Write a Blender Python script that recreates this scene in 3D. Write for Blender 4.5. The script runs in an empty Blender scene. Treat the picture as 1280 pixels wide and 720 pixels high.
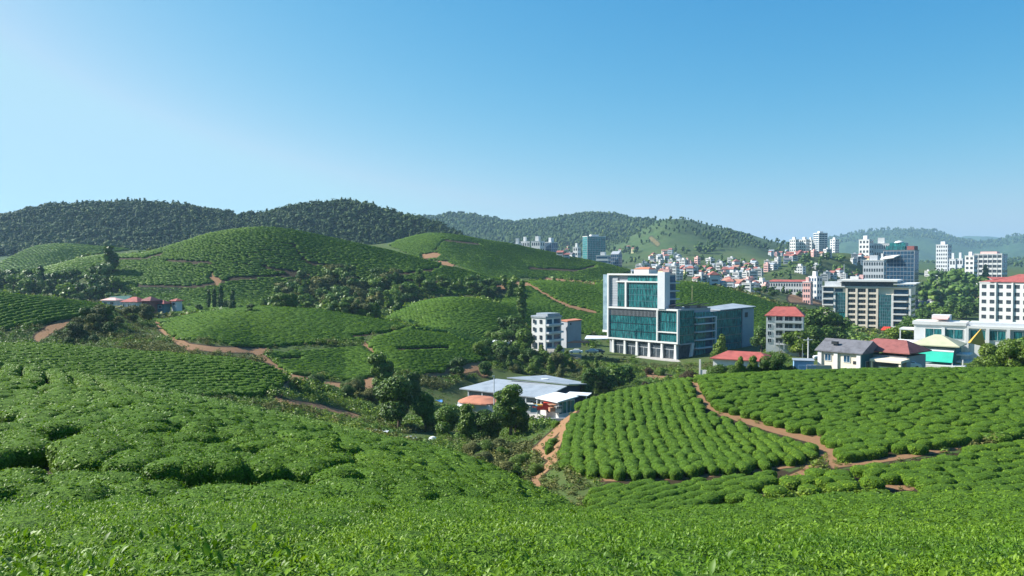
import bpy, math, random
import numpy as np
from mathutils import Vector, Matrix

rng = np.random.default_rng(11)
random.seed(11)
scene = bpy.context.scene
C = scene.collection
RAD = math.radians
F = 1000.0                      # focal length in photo pixels (1280 wide)
PITCH = math.atan(.025)
CP, SP = math.cos(PITCH), math.sin(PITCH)


def ray(px, py):
    """slopes X/Y and Z/Y of the sight line through a photo pixel"""
    u = (np.asarray(px, float) - 640) / F
    v = -(np.asarray(py, float) - 360) / F
    k = CP + v * SP
    return u / k, (-SP + v * CP) / k


def at(px, py, Y):
    a, b = ray(px, py)
    return Vector((float(a) * Y, Y, float(b) * Y))


def proj(X, Y, Z):
    d = np.maximum(Y * CP - Z * SP, .01)
    return 640 + F * X / d, 360 - F * (Y * SP + Z * CP) / d


# ------------------------------------------------------------------ noise
def _hash(ix, iy, s):
    h = (ix * 374761393 + iy * 668265263 + s * 974634777) & 0x7fffffff
    h = ((h ^ (h >> 13)) * 1274126177) & 0x7fffffff
    return ((h ^ (h >> 16)) & 0xffff) / 65535.0


def noise(x, y, s=0):
    x = np.asarray(x, float); y = np.asarray(y, float)
    ix = np.floor(x).astype(np.int64); iy = np.floor(y).astype(np.int64)
    fx = x - ix; fy = y - iy
    fx = fx * fx * (3 - 2 * fx); fy = fy * fy * (3 - 2 * fy)
    a = _hash(ix, iy, s); b = _hash(ix + 1, iy, s); c = _hash(ix, iy + 1, s); d = _hash(ix + 1, iy + 1, s)
    return (a * (1 - fx) + b * fx) * (1 - fy) + (c * (1 - fx) + d * fx) * fy - .5


def fbm(x, y, s=0, o=3):
    return sum(noise(x * 2 ** k, y * 2 ** k, s + k) / 2 ** k for k in range(o))


# ------------------------------------------------------------------ terrain: height above the camera level as ridge and valley lines
# every line runs across the view: (photo px, distance, photo py) or (photo px, distance, None, height)
LINES = [
    ([(0, -40, None, -.6)], .9),
    ([(0, 0, None, -1.75)], .9),
    ([(0, 7.4, 722)], .9),
    ([(-200, 13.5, 646), (0, 13.5, 648), (300, 13.5, 655), (640, 13.5, 668), (900, 13.5, 680), (1280, 13.5, 680)], .9),
    ([(-200, 23, 594), (0, 23, 597), (200, 23, 602), (420, 23, 612), (640, 21, 642), (850, 20.5, 662), (1000, 21, 659), (1280, 22, 654)], .9),
    ([(-200, 46, 490), (0, 46, 497), (100, 45, 500), (200, 43, 510), (300, 42, 530), (430, 40, 556), (540, 37, 588), (640, 33, 621), (700, 30, 642), (850, 28, 650), (1000, 30, 641), (1280, 32, 630)], .9),
    ([(-200, 80, 440), (0, 78, 455), (100, 77, 468), (200, 75, 490), (300, 73, 508), (400, 70, 530), (480, 66, 548), (560, 58, 566), (620, 50, 590), (660, 44, 614), (700, 38, 634), (760, 35, 643), (850, 34, 645), (900, 35, 640), (960, 37, 632), (1050, 40, 622), (1150, 42, 618), (1280, 44, 617), (1480, 46, 612)], .9),
    ([(-200, 100, None, -16), (0, 98, None, -16), (200, 95, None, -17), (400, 93, None, -19), (480, 88, None, -19), (560, 76, None, -18.6), (620, 66, None, -18), (660, 58, None, -17.5), (700, 50, None, -16.5), (760, 47, None, -16), (850, 46, None, -16.2), (1000, 49, None, -16.5), (1280, 55, None, -17.5), (1480, 58, None, -18)], .3),
    ([(-200, 110, 474), (0, 110, 470), (200, 110, 486), (330, 112, 494), (360, 112, 500), (400, 115, 515), (480, 115, 540), (560, 105, 558), (620, 85, 585), (660, 72, 608), (700, 62, 632), (760, 57, 640), (850, 57, 640), (1000, 58, 632), (1150, 62, 608), (1280, 66, 600), (1480, 70, 598)], .5),
    ([(-200, 140, 420), (0, 138, 428), (60, 137, 429), (120, 136, 435), (200, 134, 440), (300, 132, 447), (340, 132, 458), (370, 134, 475), (420, 138, 500), (480, 140, 518), (560, 135, 532), (620, 115, 550), (660, 100, 570), (700, 85, 560), (760, 78, 565), (850, 78, 560), (1000, 78, 555), (1150, 80, 540), (1280, 84, 530), (1480, 88, 525)], .8),
    ([(-200, 160, 440), (0, 158, 446), (200, 155, 458), (340, 150, 472), (420, 155, 488), (480, 160, 498), (560, 158, 514), (620, 150, 525), (655, 140, 530), (690, 118, 534), (720, 112, 508), (780, 112, 491), (830, 113, 482), (870, 114, 473), (900, 115, 470), (1000, 116, 464), (1100, 116, 462), (1280, 118, 461), (1480, 120, 455)], .8),
    ([(-200, 180, 420), (0, 180, 428), (100, 185, 428), (200, 175, 435), (250, 172, 440), (300, 170, 455), (340, 170, 468), (430, 175, 478), (510, 180, 474), (560, 185, 484), (600, 175, 512), (640, 172, 520), (690, 172, 518), (740, 165, 520), (800, 150, 506), (870, 150, 490), (1000, 145, 483), (1100, 145, 480), (1480, 150, 478)], 0),
    ([(-200, 215, 362), (0, 215, 369), (60, 215, 374), (145, 220, 386), (170, 235, 402), (195, 240, 404), (250, 245, 393), (300, 248, 387), (340, 250, 385), (400, 250, 389), (450, 250, 396), (505, 248, 407), (560, 240, 421), (607, 230, 444), (640, 225, 458), (670, 245, 446), (700, 250, 449), (760, 255, 453), (850, 262, 452), (900, 250, 450), (960, 240, 440), (1000, 240, 442), (1100, 250, 440), (1280, 260, 435), (1480, 260, 430)], .5),
    ([(-200, 260, 385), (0, 260, 389), (145, 270, 392), (200, 280, 400), (340, 300, 395), (450, 300, 398), (505, 290, 412), (560, 275, 416), (620, 270, 430), (665, 275, 436), (740, 295, 438), (850, 305, 436), (940, 300, 433), (1000, 290, 432), (1100, 330, 430), (1280, 330, 425), (1480, 330, 425)], 0),
    ([(-200, 330, 385), (0, 330, 384), (145, 310, 388), (200, 320, 390), (300, 330, 386), (340, 330, 387), (450, 325, 390), (485, 320, 394), (520, 318, 379), (560, 318, 372), (600, 320, 375), (640, 330, 386), (680, 335, 402), (740, 335, 410), (850, 340, 412), (940, 340, 410), (1000, 340, 412), (1100, 400, 422), (1280, 400, 415), (1480, 400, 415)], 0),
    ([(-200, 370, 372), (0, 370, 372), (145, 355, 378), (300, 360, 378), (450, 365, 381), (520, 355, 388), (560, 355, 384), (600, 360, 380), (640, 365, 378), (700, 365, 380), (745, 365, 385), (850, 370, 378), (940, 370, 388), (1000, 375, 397), (1050, 440, 408), (1100, 480, 412), (1280, 480, 405), (1480, 480, 405)], 0),
    ([(-200, 460, 352), (0, 450, 350), (60, 450, 333), (100, 450, 323), (130, 450, 319), (180, 445, 316), (220, 440, 306), (260, 435, 293), (310, 430, 284), (350, 430, 284), (400, 430, 294), (450, 425, 305), (500, 425, 316), (550, 420, 329), (590, 415, 341), (620, 410, 349), (660, 410, 352), (745, 410, 353), (850, 410, 351), (870, 410, 352), (900, 410, 360), (940, 415, 370), (980, 420, 384), (1010, 430, 392), (1050, 520, 402), (1100, 560, 402), (1180, 560, 392), (1280, 560, 390), (1480, 560, 390)], .5),
    ([(-200, 540, 355), (0, 540, 352), (130, 540, 338), (220, 530, 340), (310, 520, 330), (400, 520, 330), (500, 520, 336), (560, 490, 342), (620, 480, 350), (660, 480, 353), (745, 480, 356), (850, 490, 356), (900, 490, 362), (980, 500, 376), (1010, 520, 383), (1050, 620, 385), (1100, 650, 385), (1180, 640, 378), (1280, 640, 380), (1480, 640, 380)], 0),
    ([(-200, 640, 340), (0, 640, 334), (20, 640, 321), (45, 640, 309), (75, 640, 306), (120, 640, 310), (170, 640, 314), (250, 640, 310), (320, 640, 300), (400, 640, 300), (450, 640, 306), (490, 630, 305), (520, 620, 296), (545, 620, 292), (600, 620, 298), (650, 620, 308), (700, 620, 318), (740, 620, 327), (770, 620, 333), (790, 620, 341), (850, 650, 350), (900, 680, 352), (950, 680, 352), (1000, 680, 360), (1050, 720, 368), (1100, 760, 368), (1180, 740, 360), (1280, 740, 358), (1480, 740, 358)], 0),
    ([(-200, 740, 330), (0, 740, 322), (75, 740, 318), (320, 740, 316), (500, 720, 321), (545, 720, 321), (650, 720, 335), (740, 720, 343), (790, 740, 343), (850, 780, 345), (900, 800, 344), (950, 800, 346), (1000, 800, 346), (1050, 860, 352), (1100, 900, 355), (1180, 900, 350), (1480, 900, 350)], 0),
    ([(-200, 880, 285), (0, 880, 275), (20, 880, 272), (50, 880, 263), (110, 880, 261), (150, 880, 259), (220, 880, 261), (270, 880, 269), (320, 860, 277), (350, 850, 267), (380, 850, 260), (420, 850, 257), (440, 850, 257), (470, 850, 264), (500, 850, 276), (520, 850, 277), (550, 850, 286), (575, 850, 301), (600, 860, 318), (650, 900, 330), (740, 950, 333), (790, 950, 335), (850, 1000, 330), (900, 1000, 331), (930, 1000, 335), (960, 980, 324), (1000, 980, 318), (1060, 980, 316), (1085, 980, 322), (1100, 1050, 338), (1180, 1050, 340), (1480, 1050, 341)], 0),
    ([(-200, 1150, 320), (500, 1150, 320), (600, 1150, 330), (740, 1150, 333), (790, 1200, 331), (850, 1200, 321), (900, 1200, 322), (940, 1200, 320), (980, 1200, 328), (1060, 1200, 332), (1100, 1300, 336), (1480, 1300, 338)], 0),
    ([(-200, 1600, 322), (500, 1600, 322), (600, 1500, 325), (740, 1550, 316), (780, 1600, 300), (800, 1600, 287), (830, 1600, 271), (850, 1600, 271), (880, 1600, 282), (910, 1600, 289), (940, 1600, 297), (970, 1600, 303), (1000, 1700, 311), (1050, 1700, 320), (1100, 1800, 330), (1480, 1800, 332)], 0),
    ([(-200, 2200, 300), (300, 2200, 300), (548, 2200, 275), (560, 2200, 270), (575, 2200, 270), (600, 2200, 275), (640, 2200, 278), (680, 2200, 276), (730, 2200, 269), (760, 2200, 270), (800, 2200, 280), (850, 2200, 280), (900, 2300, 292), (970, 2300, 308), (1000, 2400, 313), (1050, 2400, 322), (1100, 2500, 328), (1480, 2500, 328)], 0),
    ([(0, 3300, 336)], 0),
    ([(-200, 5000, 312), (900, 5000, 312), (990, 5000, 309), (1020, 5000, 303), (1040, 5000, 298), (1060, 5000, 294), (1090, 5000, 293), (1120, 5000, 290), (1160, 5000, 291), (1190, 5000, 297), (1215, 5000, 304), (1245, 5000, 300), (1270, 5000, 295), (1330, 5000, 292), (1480, 5000, 300)], 0),
    ([(0, 6200, 328)], 0),
    ([(-200, 7600, 330), (1150, 7600, 322), (1180, 7600, 300), (1210, 7600, 296), (1250, 7600, 298), (1480, 7600, 310)], 0),
    ([(0, 9000, None, -45)], 0),
]
QG = np.arange(-420, 1721, 4.0)


def _smooth(a, sig):
    n = int(sig * 3) + 1
    k = np.exp(-.5 * (np.arange(-n, n + 1) / sig) ** 2); k /= k.sum()
    return np.convolve(np.pad(a, n, mode='edge'), k, 'valid')


RY, RZ = [], []
for pts, low in LINES:
    px = np.array([p[0] for p in pts], float)
    yy = np.array([p[1] for p in pts], float)
    zz = np.array([p[3] if len(p) > 3 else ray(p[0], p[2])[1] * p[1] for p in pts], float) - low
    sig = 5 if yy.mean() < 60 else 3.2
    RY.append(_smooth(np.interp(QG, px, yy), sig)); RZ.append(_smooth(np.interp(QG, px, zz), sig))
RY = np.array(RY); RZ = np.array(RZ)


def _h(X, Y):
    q = np.clip(640 + F * X / np.maximum(Y, 4.), QG[0], QG[-1] - .01)
    f = (q - QG[0]) / 4
    i = f.astype(int); t = f - i
    ry = RY[:, i] * (1 - t) + RY[:, i + 1] * t
    rz = RZ[:, i] * (1 - t) + RZ[:, i + 1] * t
    h = np.diff(ry, axis=0); d = np.diff(rz, axis=0) / h
    w1 = 2 * h[1:] + h[:-1]; w2 = h[1:] + 2 * h[:-1]
    a, b = d[:-1], d[1:]
    ok = a * b > 0
    m = np.where(ok, (w1 + w2) / (w1 / np.where(ok, a, 1) + w2 / np.where(ok, b, 1)), 0)
    m = np.concatenate([d[:1], m, d[-1:]], axis=0)
    k = np.clip((Y[None] >= ry).sum(axis=0) - 1, 0, len(ry) - 2)
    g = np.arange(len(Y))
    hh = h[k, g]; s = np.clip((Y - ry[k, g]) / hh, 0, 1)
    z = (rz[k, g] * (1 + 2 * s) * (1 - s) ** 2 + hh * m[k, g] * s * (1 - s) ** 2
         + rz[k + 1, g] * s * s * (3 - 2 * s) + hh * m[k + 1, g] * s * s * (s - 1))
    z += np.minimum(.0016 * np.maximum(Y, 0), 1.0) * 2 * noise(X / 23, Y / 23, 5)
    far = np.clip((Y - 1250) / 600, 0, 1)
    z += far * (26 * fbm(X / 260, Y / 260, 9) + 8 * noise(X / 60, Y / 60, 3)) * np.clip(Y / 3000, .5, 2)
    return z


def H(X, Y):
    X, Y = np.broadcast_arrays(np.asarray(X, float), np.asarray(Y, float))
    x = X.ravel(); y = Y.ravel(); out = np.empty(len(x))
    for a in range(0, len(x), 100000):
        out[a:a + 100000] = _h(x[a:a + 100000], y[a:a + 100000])
    return out.reshape(X.shape)


def gz(x, y):
    return float(H(np.array([x]), np.array([y]))[0])


def hit(px, py, y0=3., y1=3000., n=700):
    """first ground point on the sight line of a photo pixel at distances y0..y1"""
    a, b = ray(px, py)
    Y = np.geomspace(y0, y1, n)
    u = np.nonzero(H(a * Y, Y) >= b * Y)[0]
    Yh = Y[u[0]] if len(u) else y1
    return Vector((float(a) * Yh, Yh, gz(a * Yh, Yh)))


def inpoly(px, py, poly):
    inside = np.zeros(px.shape, bool)
    n = len(poly)
    for i in range(n):
        x1, y1 = poly[i]; x2, y2 = poly[(i + 1) % n]
        if y1 == y2:
            continue
        c = ((y1 > py) != (y2 > py)) & (px < (x2 - x1) * (py - y1) / (y2 - y1) + x1)
        inside ^= c
    return inside


def dline(px, py, pts):
    d = np.full(px.shape, 1e9)
    for (x1, y1), (x2, y2) in zip(pts[:-1], pts[1:]):
        dx, dy = x2 - x1, y2 - y1
        t = np.clip(((px - x1) * dx + (py - y1) * dy) / (dx * dx + dy * dy + 1e-9), 0, 1)
        d = np.minimum(d, np.hypot(px - x1 - t * dx, py - y1 - t * dy))
    return d


# ------------------------------------------------------------------ objects
def tag(o, label=None, cat=None, group=None, kind=None):
    if label: o['label'] = label
    if cat: o['category'] = cat
    if group: o['group'] = group
    if kind: o['kind'] = kind
    return o


def link(o, parent=None):
    C.objects.link(o)
    if parent: o.parent = parent
    return o


def empty(name, loc, rz=0., label=None, cat=None, group=None):
    o = bpy.data.objects.new(name, None)
    o.location = loc; o.rotation_euler = (0, 0, rz); o.empty_display_size = .5
    link(o)
    return tag(o, label, cat, group)


def np_data(name, V, faces, mats, mi=None, smooth=False):
    """mesh data from arrays; faces = list of (n,k) index arrays, mi = material index of each array"""
    me = bpy.data.meshes.new(name)
    V = np.asarray(V, np.float32)
    faces = [np.asarray(f, np.int32) for f in faces if len(f)]
    tot = sum(len(f) for f in faces)
    loops = np.concatenate([f.ravel() for f in faces])
    lt = np.concatenate([np.full(len(f), f.shape[1], np.int32) for f in faces])
    ls = np.concatenate([[0], np.cumsum(lt)[:-1]]).astype(np.int32)
    me.vertices.add(len(V)); me.vertices.foreach_set('co', V.ravel())
    me.loops.add(len(loops)); me.loops.foreach_set('vertex_index', loops)
    me.polygons.add(tot); me.polygons.foreach_set('loop_start', ls)
    try:
        me.polygons.foreach_set('loop_total', lt)
    except Exception:
        pass
    for m in mats: me.materials.append(m)
    if mi is not None:
        me.polygons.foreach_set('material_index', np.concatenate([np.full(len(f), k, np.int32) for f, k in zip(faces, mi)]))
    me.polygons.foreach_set('use_smooth', np.full(tot, smooth, bool))
    me.update(calc_edges=True)
    return me


class MB:
    """collects simple solids, builds them as ONE mesh object"""
    def __init__(s): s.v = []; s.f = []; s.m = []
    def add(s, vs, fs, m=0):
        b = len(s.v); s.v += [tuple(v) for v in vs]; s.f += [tuple(b + i for i in f) for f in fs]; s.m += [m] * len(fs); return s
    def box(s, x0, y0, z0, x1, y1, z1, m=0):
        return s.add([(x0, y0, z0), (x1, y0, z0), (x1, y1, z0), (x0, y1, z0), (x0, y0, z1), (x1, y0, z1), (x1, y1, z1), (x0, y1, z1)],
                     [(3, 2, 1, 0), (4, 5, 6, 7), (0, 1, 5, 4), (1, 2, 6, 5), (2, 3, 7, 6), (3, 0, 4, 7)], m)
    def prism(s, poly, z0, z1, m=0):
        n = len(poly); top = z1 if callable(z1) else (lambda x, y: z1)
        return s.add([(x, y, z0) for x, y in poly] + [(x, y, top(x, y)) for x, y in poly],
                     [tuple(range(n - 1, -1, -1)), tuple(range(n, 2 * n))] + [(i, (i + 1) % n, n + (i + 1) % n, n + i) for i in range(n)], m)
    def slab(s, quad, t, m=0):
        """a sheet with thickness: four (or more) top corners"""
        n = len(quad)
        return s.add(list(quad) + [(x, y, z - t) for x, y, z in quad],
                     [tuple(range(n)), tuple(range(2 * n - 1, n - 1, -1))] + [(i, n + i, n + (i + 1) % n, (i + 1) % n) for i in range(n)], m)
    def tube(s, p, q, r0, r1=None, n=8, m=0):
        r1 = r0 if r1 is None else r1
        p, q = Vector(p), Vector(q); d = (q - p).normalized()
        a = d.orthogonal().normalized(); b = d.cross(a)
        vs = [p + (a * math.cos(t) + b * math.sin(t)) * r0 for t in [2 * math.pi * i / n for i in range(n)]]
        vs += [q + (a * math.cos(t) + b * math.sin(t)) * r1 for t in [2 * math.pi * i / n for i in range(n)]]
        return s.add(vs, [(i, (i + 1) % n, n + (i + 1) % n, n + i) for i in range(n)] + [tuple(range(n - 1, -1, -1)), tuple(range(n, 2 * n))], m)
    def hip(s, x0, y0, x1, y1, z, h, ridge=.0, over=.5, t=.18, m=0, axis='x'):
        """hipped roof with thickness over a rectangle; ridge = inset share of the ridge ends (0 = gable)"""
        x0 -= over; x1 += over; y0 -= over; y1 += over
        if axis == 'x':
            k = ridge * (y1 - y0) / 2; ym = (y0 + y1) / 2; r = [(x0 + k, ym), (x1 - k, ym)]
            top = [(0, 1, 5, 4), (2, 3, 4, 5), (3, 0, 4), (1, 2, 5)]
        else:
            k = ridge * (x1 - x0) / 2; xm = (x0 + x1) / 2; r = [(xm, y0 + k), (xm, y1 - k)]
            top = [(1, 2, 5, 4), (3, 0, 4, 5), (0, 1, 4), (2, 3, 5)]
        e = [(x0, y0), (x1, y0), (x1, y1), (x0, y1)]
        vs = [(a, b, z) for a, b in e] + [(a, b, z + h) for a, b in r] + [(a, b, z - t) for a, b in e]
        return s.add(vs, top + [(i, 6 + i, 6 + (i + 1) % 4, (i + 1) % 4) for i in range(4)] + [(9, 8, 7, 6)], m)
    def data(s, name, mats):
        me = bpy.data.meshes.new(name)
        me.from_pydata([tuple(v) for v in s.v], [], s.f)
        for m in (mats if isinstance(mats, (list, tuple)) else [mats]): me.materials.append(m)
        me.polygons.foreach_set('material_index', s.m)
        me.update()
        return me
    def build(s, name, mats, parent=None, loc=(0, 0, 0), rz=0.):
        o = bpy.data.objects.new(name, s.data(name, mats)); o.location = loc; o.rotation_euler = (0, 0, rz)
        return link(o, parent)


# ------------------------------------------------------------------ materials
class Nodes:
    def __init__(s, name):
        s.mat = bpy.data.materials.new(name); s.mat.use_nodes = True
        s.nt = s.mat.node_tree; s.nt.nodes.clear(); s.out = s.n('ShaderNodeOutputMaterial')
    def n(s, t, **kw):
        o = s.nt.nodes.new(t)
        for k, v in kw.items(): setattr(o, k, v)
        return o
    def l(s, a, b): s.nt.links.new(a, b)
    def ramp(s, fac, stops):
        r = s.n('ShaderNodeValToRGB'); e = r.color_ramp.elements
        while len(e) < len(stops): e.new(.5)
        for el, (p, c) in zip(e, stops): el.position = p; el.color = (*c, 1)
        if fac is not None: s.l(fac, r.inputs[0])
        return r.outputs[0]
    def noise(s, scale, detail=3, rough=.55, coord='Object', vec=None):
        t = s.n('ShaderNodeTexNoise'); t.inputs['Scale'].default_value = scale; t.inputs['Detail'].default_value = detail; t.inputs['Roughness'].default_value = rough
        if vec is None:
            if coord == 'World': vec = s.n('ShaderNodeNewGeometry').outputs['Position']
            else: vec = s.n('ShaderNodeTexCoord').outputs[coord]
        s.l(vec, t.inputs['Vector'])
        return t.outputs['Fac']
    def mix(s, fac, a, b, mode='MIX'):
        m = s.n('ShaderNodeMix', data_type='RGBA', blend_type=mode)
        for sock, v in ((m.inputs[0], fac), (m.inputs[6], a), (m.inputs[7], b)):
            if isinstance(v, (int, float)): sock.default_value = v
            elif isinstance(v, tuple): sock.default_value = (*v, 1)
            else: s.l(v, sock)
        return m.outputs[2]
    def bsdf(s, col, rough=.7, spec=.3, metal=0., bump=None, bstr=.3, bdist=.1):
        b = s.n('ShaderNodeBsdfPrincipled')
        if isinstance(col, tuple): b.inputs['Base Color'].default_value = (*col, 1)
        else: s.l(col, b.inputs['Base Color'])
        if isinstance(rough, (int, float)): b.inputs['Roughness'].default_value = rough
        else: s.l(rough, b.inputs['Roughness'])
        b.inputs['Specular IOR Level'].default_value = spec; b.inputs['Metallic'].default_value = metal
        if bump is not None:
            k = s.n('ShaderNodeBump'); k.inputs['Strength'].default_value = bstr; k.inputs['Distance'].default_value = bdist
            s.l(bump, k.inputs['Height']); s.l(k.outputs[0], b.inputs['Normal'])
        return b
    def done(s, sh):
        s.l(sh if not hasattr(sh, 'outputs') else sh.outputs[0], s.out.inputs['Surface']); return s.mat


def plain(name, col, rough=.75, var=.12, scale=.6, spec=.3, metal=0., bump=.0):
    m = Nodes(name)
    f = m.noise(scale, 5, .65)
    d = tuple(max(0, c * (1 - 2.2 * var)) for c in col); u = tuple(min(1, c * (1 + var)) for c in col)
    return m.done(m.bsdf(m.ramp(f, [(.25, d), (.5, col), (.75, u)]), rough, spec, metal, f if bump else None, bump))


def leafy(name, dark, mid, young, rough=.45, trans=.25, spec=.35, patch=.05, hue=.35):
    """foliage: every leaf its own green, patches of plants slightly different from each other"""
    m = Nodes(name)
    isl = m.n('ShaderNodeNewGeometry')
    oi = m.n('ShaderNodeObjectInfo')
    c = m.ramp(isl.outputs['Random Per Island'], [(.0, dark), (.45, mid), (.78, tuple(a * .6 + b * .4 for a, b in zip(mid, young))), (1., young)])
    big = m.noise(patch, 4, .65, 'World')
    c = m.mix(m.ramp(big, [(.3, (0, 0, 0)), (.7, (1, 1, 1))]), m.mix(1., c, (.68, .80, .85), 'MULTIPLY'), m.mix(1., c, (1.28, 1.14, .9), 'MULTIPLY'))
    c2 = m.mix(oi.outputs['Random'], m.mix(1., c, (.85, .9, .95), 'MULTIPLY'), m.mix(1., c, (1.12, 1.06, .9), 'MULTIPLY'))
    b = m.bsdf(c2, rough, spec)
    t = m.n('ShaderNodeBsdfTranslucent'); m.l(m.mix(1., c2, (1.25, 1.3, .6), 'MULTIPLY'), t.inputs['Color'])
    x = m.n('ShaderNodeMixShader'); x.inputs[0].default_value = trans
    m.l(b.outputs[0], x.inputs[1]); m.l(t.outputs[0], x.inputs[2])
    return m.done(x)
# ================================================================== plots of tea, in photo pixels for authoring; every bush stands on the ground
DIRT = [  # bare earth: (line, half width px)
    ([(868, 478), (872, 490), (880, 504), (905, 517), (930, 525), (965, 536), (1000, 546), (1022, 552)], 3.2),
    ([(1022, 552), (1036, 566), (1044, 578)], 6.5), ([(1034, 566), (1005, 592), (985, 600), (955, 622), (925, 634), (880, 643)], 4.5),
    ([(1020, 578), (985, 583), (930, 590), (850, 597), (745, 600)], 1.6), ([(1045, 582), (1080, 578), (1130, 571), (1180, 562), (1205, 558)], 2.2),
    ([(1060, 596), (1075, 606), (1140, 610)], 2.5),
    ([(718, 512), (694, 540), (676, 556)], 3.), ([(670, 562), (692, 574)], 4), ([(690, 578), (668, 598), (680, 622)], 3.2), ([(708, 532), (698, 552), (690, 570)], 3.),
    ([(197, 404), (215, 420), (232, 432), (270, 437), (335, 438)], 2.5), ([(202, 410), (220, 425), (240, 436)], 3.2), ([(318, 438), (340, 456), (362, 470), (400, 480), (440, 484), (462, 484)], 2.6),
    ([(440, 480), (466, 476)], 4), ([(456, 430), (470, 440)], 2), ([(560, 464), (600, 456), (606, 464)], 5), ([(530, 470), (570, 464)], 2.2),
    ([(48, 422), (62, 412), (80, 403)], 4), ([(80, 403), (110, 396)], 2),
    ([(660, 354), (690, 372), (710, 382), (745, 390)], 1.5), ([(680, 348), (745, 354)], 1.2), ([(622, 358), (656, 356)], 3),
    ([(266, 345), (272, 352)], 3.5), ([(262, 374), (262, 384)], 2.5), ([(530, 320), (548, 318)], 2.6), ([(550, 328), (565, 331)], 2),
    ([(370, 346), (388, 343)], 1.5), ([(990, 373), (1028, 375)], 4), ([(814, 298), (822, 305)], 2.5),
    ([(812, 468), (838, 474)], 3), ([(345, 500), (400, 508), (450, 522)], 2), ([(366, 476), (352, 486), (346, 500)], 2.5),
]
PATHS = [  # narrow gaps between bushes
    ([(365, 303), (383, 328)], 0.8), ([(383, 328), (425, 332)], 0.6), ([(170, 357), (250, 358), (300, 346), (370, 343)], 0.8), ([(326, 332), (372, 340)], 0.65),
    ([(210, 325), (265, 328)], 0.6), ([(475, 343), (520, 340), (545, 335), (560, 326)], 0.8), ([(290, 347), (320, 347)], 0.6), ([(140, 323), (180, 323), (205, 316)], 0.5),
    ([(320, 452), (345, 448), (380, 446)], 0.4), ([(440, 420), (480, 416), (508, 408)], 1.1), ([(330, 437), (400, 434), (440, 428)], 1), ([(495, 436), (560, 434)], 0.75),
    ([(500, 350), (570, 352)], 0.5), ([(545, 312), (555, 300), (600, 305)], 0.5), ([(660, 335), (720, 338), (745, 332)], 0.75),
    ([(335, 438), (400, 434), (450, 430), (470, 420)], 1.2),
]
P = {}
P['right_fan'] = [(684, 545), (688, 570), (700, 576), (745, 597), (850, 594), (975, 581), (1004, 574), (1026, 566), (1018, 556), (985, 546), (930, 531), (903, 522), (876, 507), (864, 480), (864, 462), (830, 470), (760, 482), (715, 500)]
P['right_high'] = [(874, 462), (876, 487), (888, 505), (940, 521), (1000, 540), (1030, 548), (1050, 575), (1080, 574), (1180, 558), (1280, 545), (1460, 530), (1460, 440), (1280, 448), (1050, 448), (900, 458)]
P['right_strip'] = [(738, 628), (742, 655), (850, 660), (910, 640), (962, 610), (992, 592), (975, 586), (850, 599), (757, 602)]
P['right_low'] = [(1040, 588), (1082, 583), (1150, 573), (1200, 565), (1280, 551), (1460, 538), (1460, 632), (1140, 632), (1050, 612)]
P['left_mid'] = [(-220, 415), (0, 420), (60, 422), (120, 428), (200, 434), (300, 441), (335, 455), (360, 470), (330, 492), (200, 495), (-220, 500)]
P['hill_top'] = [(190, 398), (250, 386), (340, 378), (450, 389), (512, 402), (508, 407), (470, 417), (445, 424), (330, 432), (250, 430), (225, 424)]
P['hill_low'] = [(334, 441), (450, 433), (478, 450), (490, 462), (470, 468), (430, 474), (365, 466)]
P['hill_end'] = [(470, 419), (510, 409), (560, 413), (610, 440), (604, 447), (566, 460), (520, 468), (492, 460), (478, 446), (460, 432)]
P['left_up'] = [(-220, 352), (0, 362), (60, 367), (150, 382), (110, 392), (60, 402), (0, 410), (-220, 415)]
P['big_hill'] = [(-100, 355), (0, 343), (60, 324), (130, 312), (220, 298), (310, 275), (350, 275), (400, 285), (500, 307), (560, 322), (632, 346), (600, 368), (540, 366), (500, 354), (470, 347), (410, 345), (360, 358), (330, 392), (180, 392), (170, 362), (140, 350), (110, 343), (60, 362), (-100, 372)]
P['left_far'] = [(-80, 345), (0, 330), (20, 316), (45, 300), (120, 303), (170, 310), (100, 320), (40, 345)]
P['mid_low'] = [(484, 398), (520, 371), (560, 364), (604, 369), (645, 383), (640, 400), (612, 414), (560, 414), (500, 410)]
P['mid_far'] = [(488, 306), (520, 288), (545, 285), (600, 290), (650, 300), (740, 319), (792, 336), (745, 352), (650, 346), (620, 350), (560, 326), (522, 322)]
P["hedge"] = [(512, 410), (560, 411), (612, 415), (640, 425), (640, 440), (612, 441), (560, 416)]
P['mid_wide'] = [(622, 386), (640, 362), (664, 346), (745, 346), (850, 343), (875, 344), (900, 352), (940, 362), (1006, 384), (985, 402), (950, 420), (760, 420), (700, 412), (648, 410)]
YR = dict(right_fan=(50, 125), right_high=(50, 128), right_strip=(50, 85), right_low=(52, 95), left_mid=(96, 145), hill_top=(190, 262), hill_low=(160, 235), hill_end=(170, 256),
          left_up=(184, 225), big_hill=(300, 452), left_far=(560, 660), mid_low=(275, 330), mid_far=(490, 640), mid_wide=(300, 420), hedge=(225, 300))
CREST = (np.array([-300, 0, 200, 400, 560, 660, 700, 850, 1000, 1280, 1500]), np.array([84, 82, 79, 74, 62, 48, 42, 38, 42, 48, 50.]))
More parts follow.
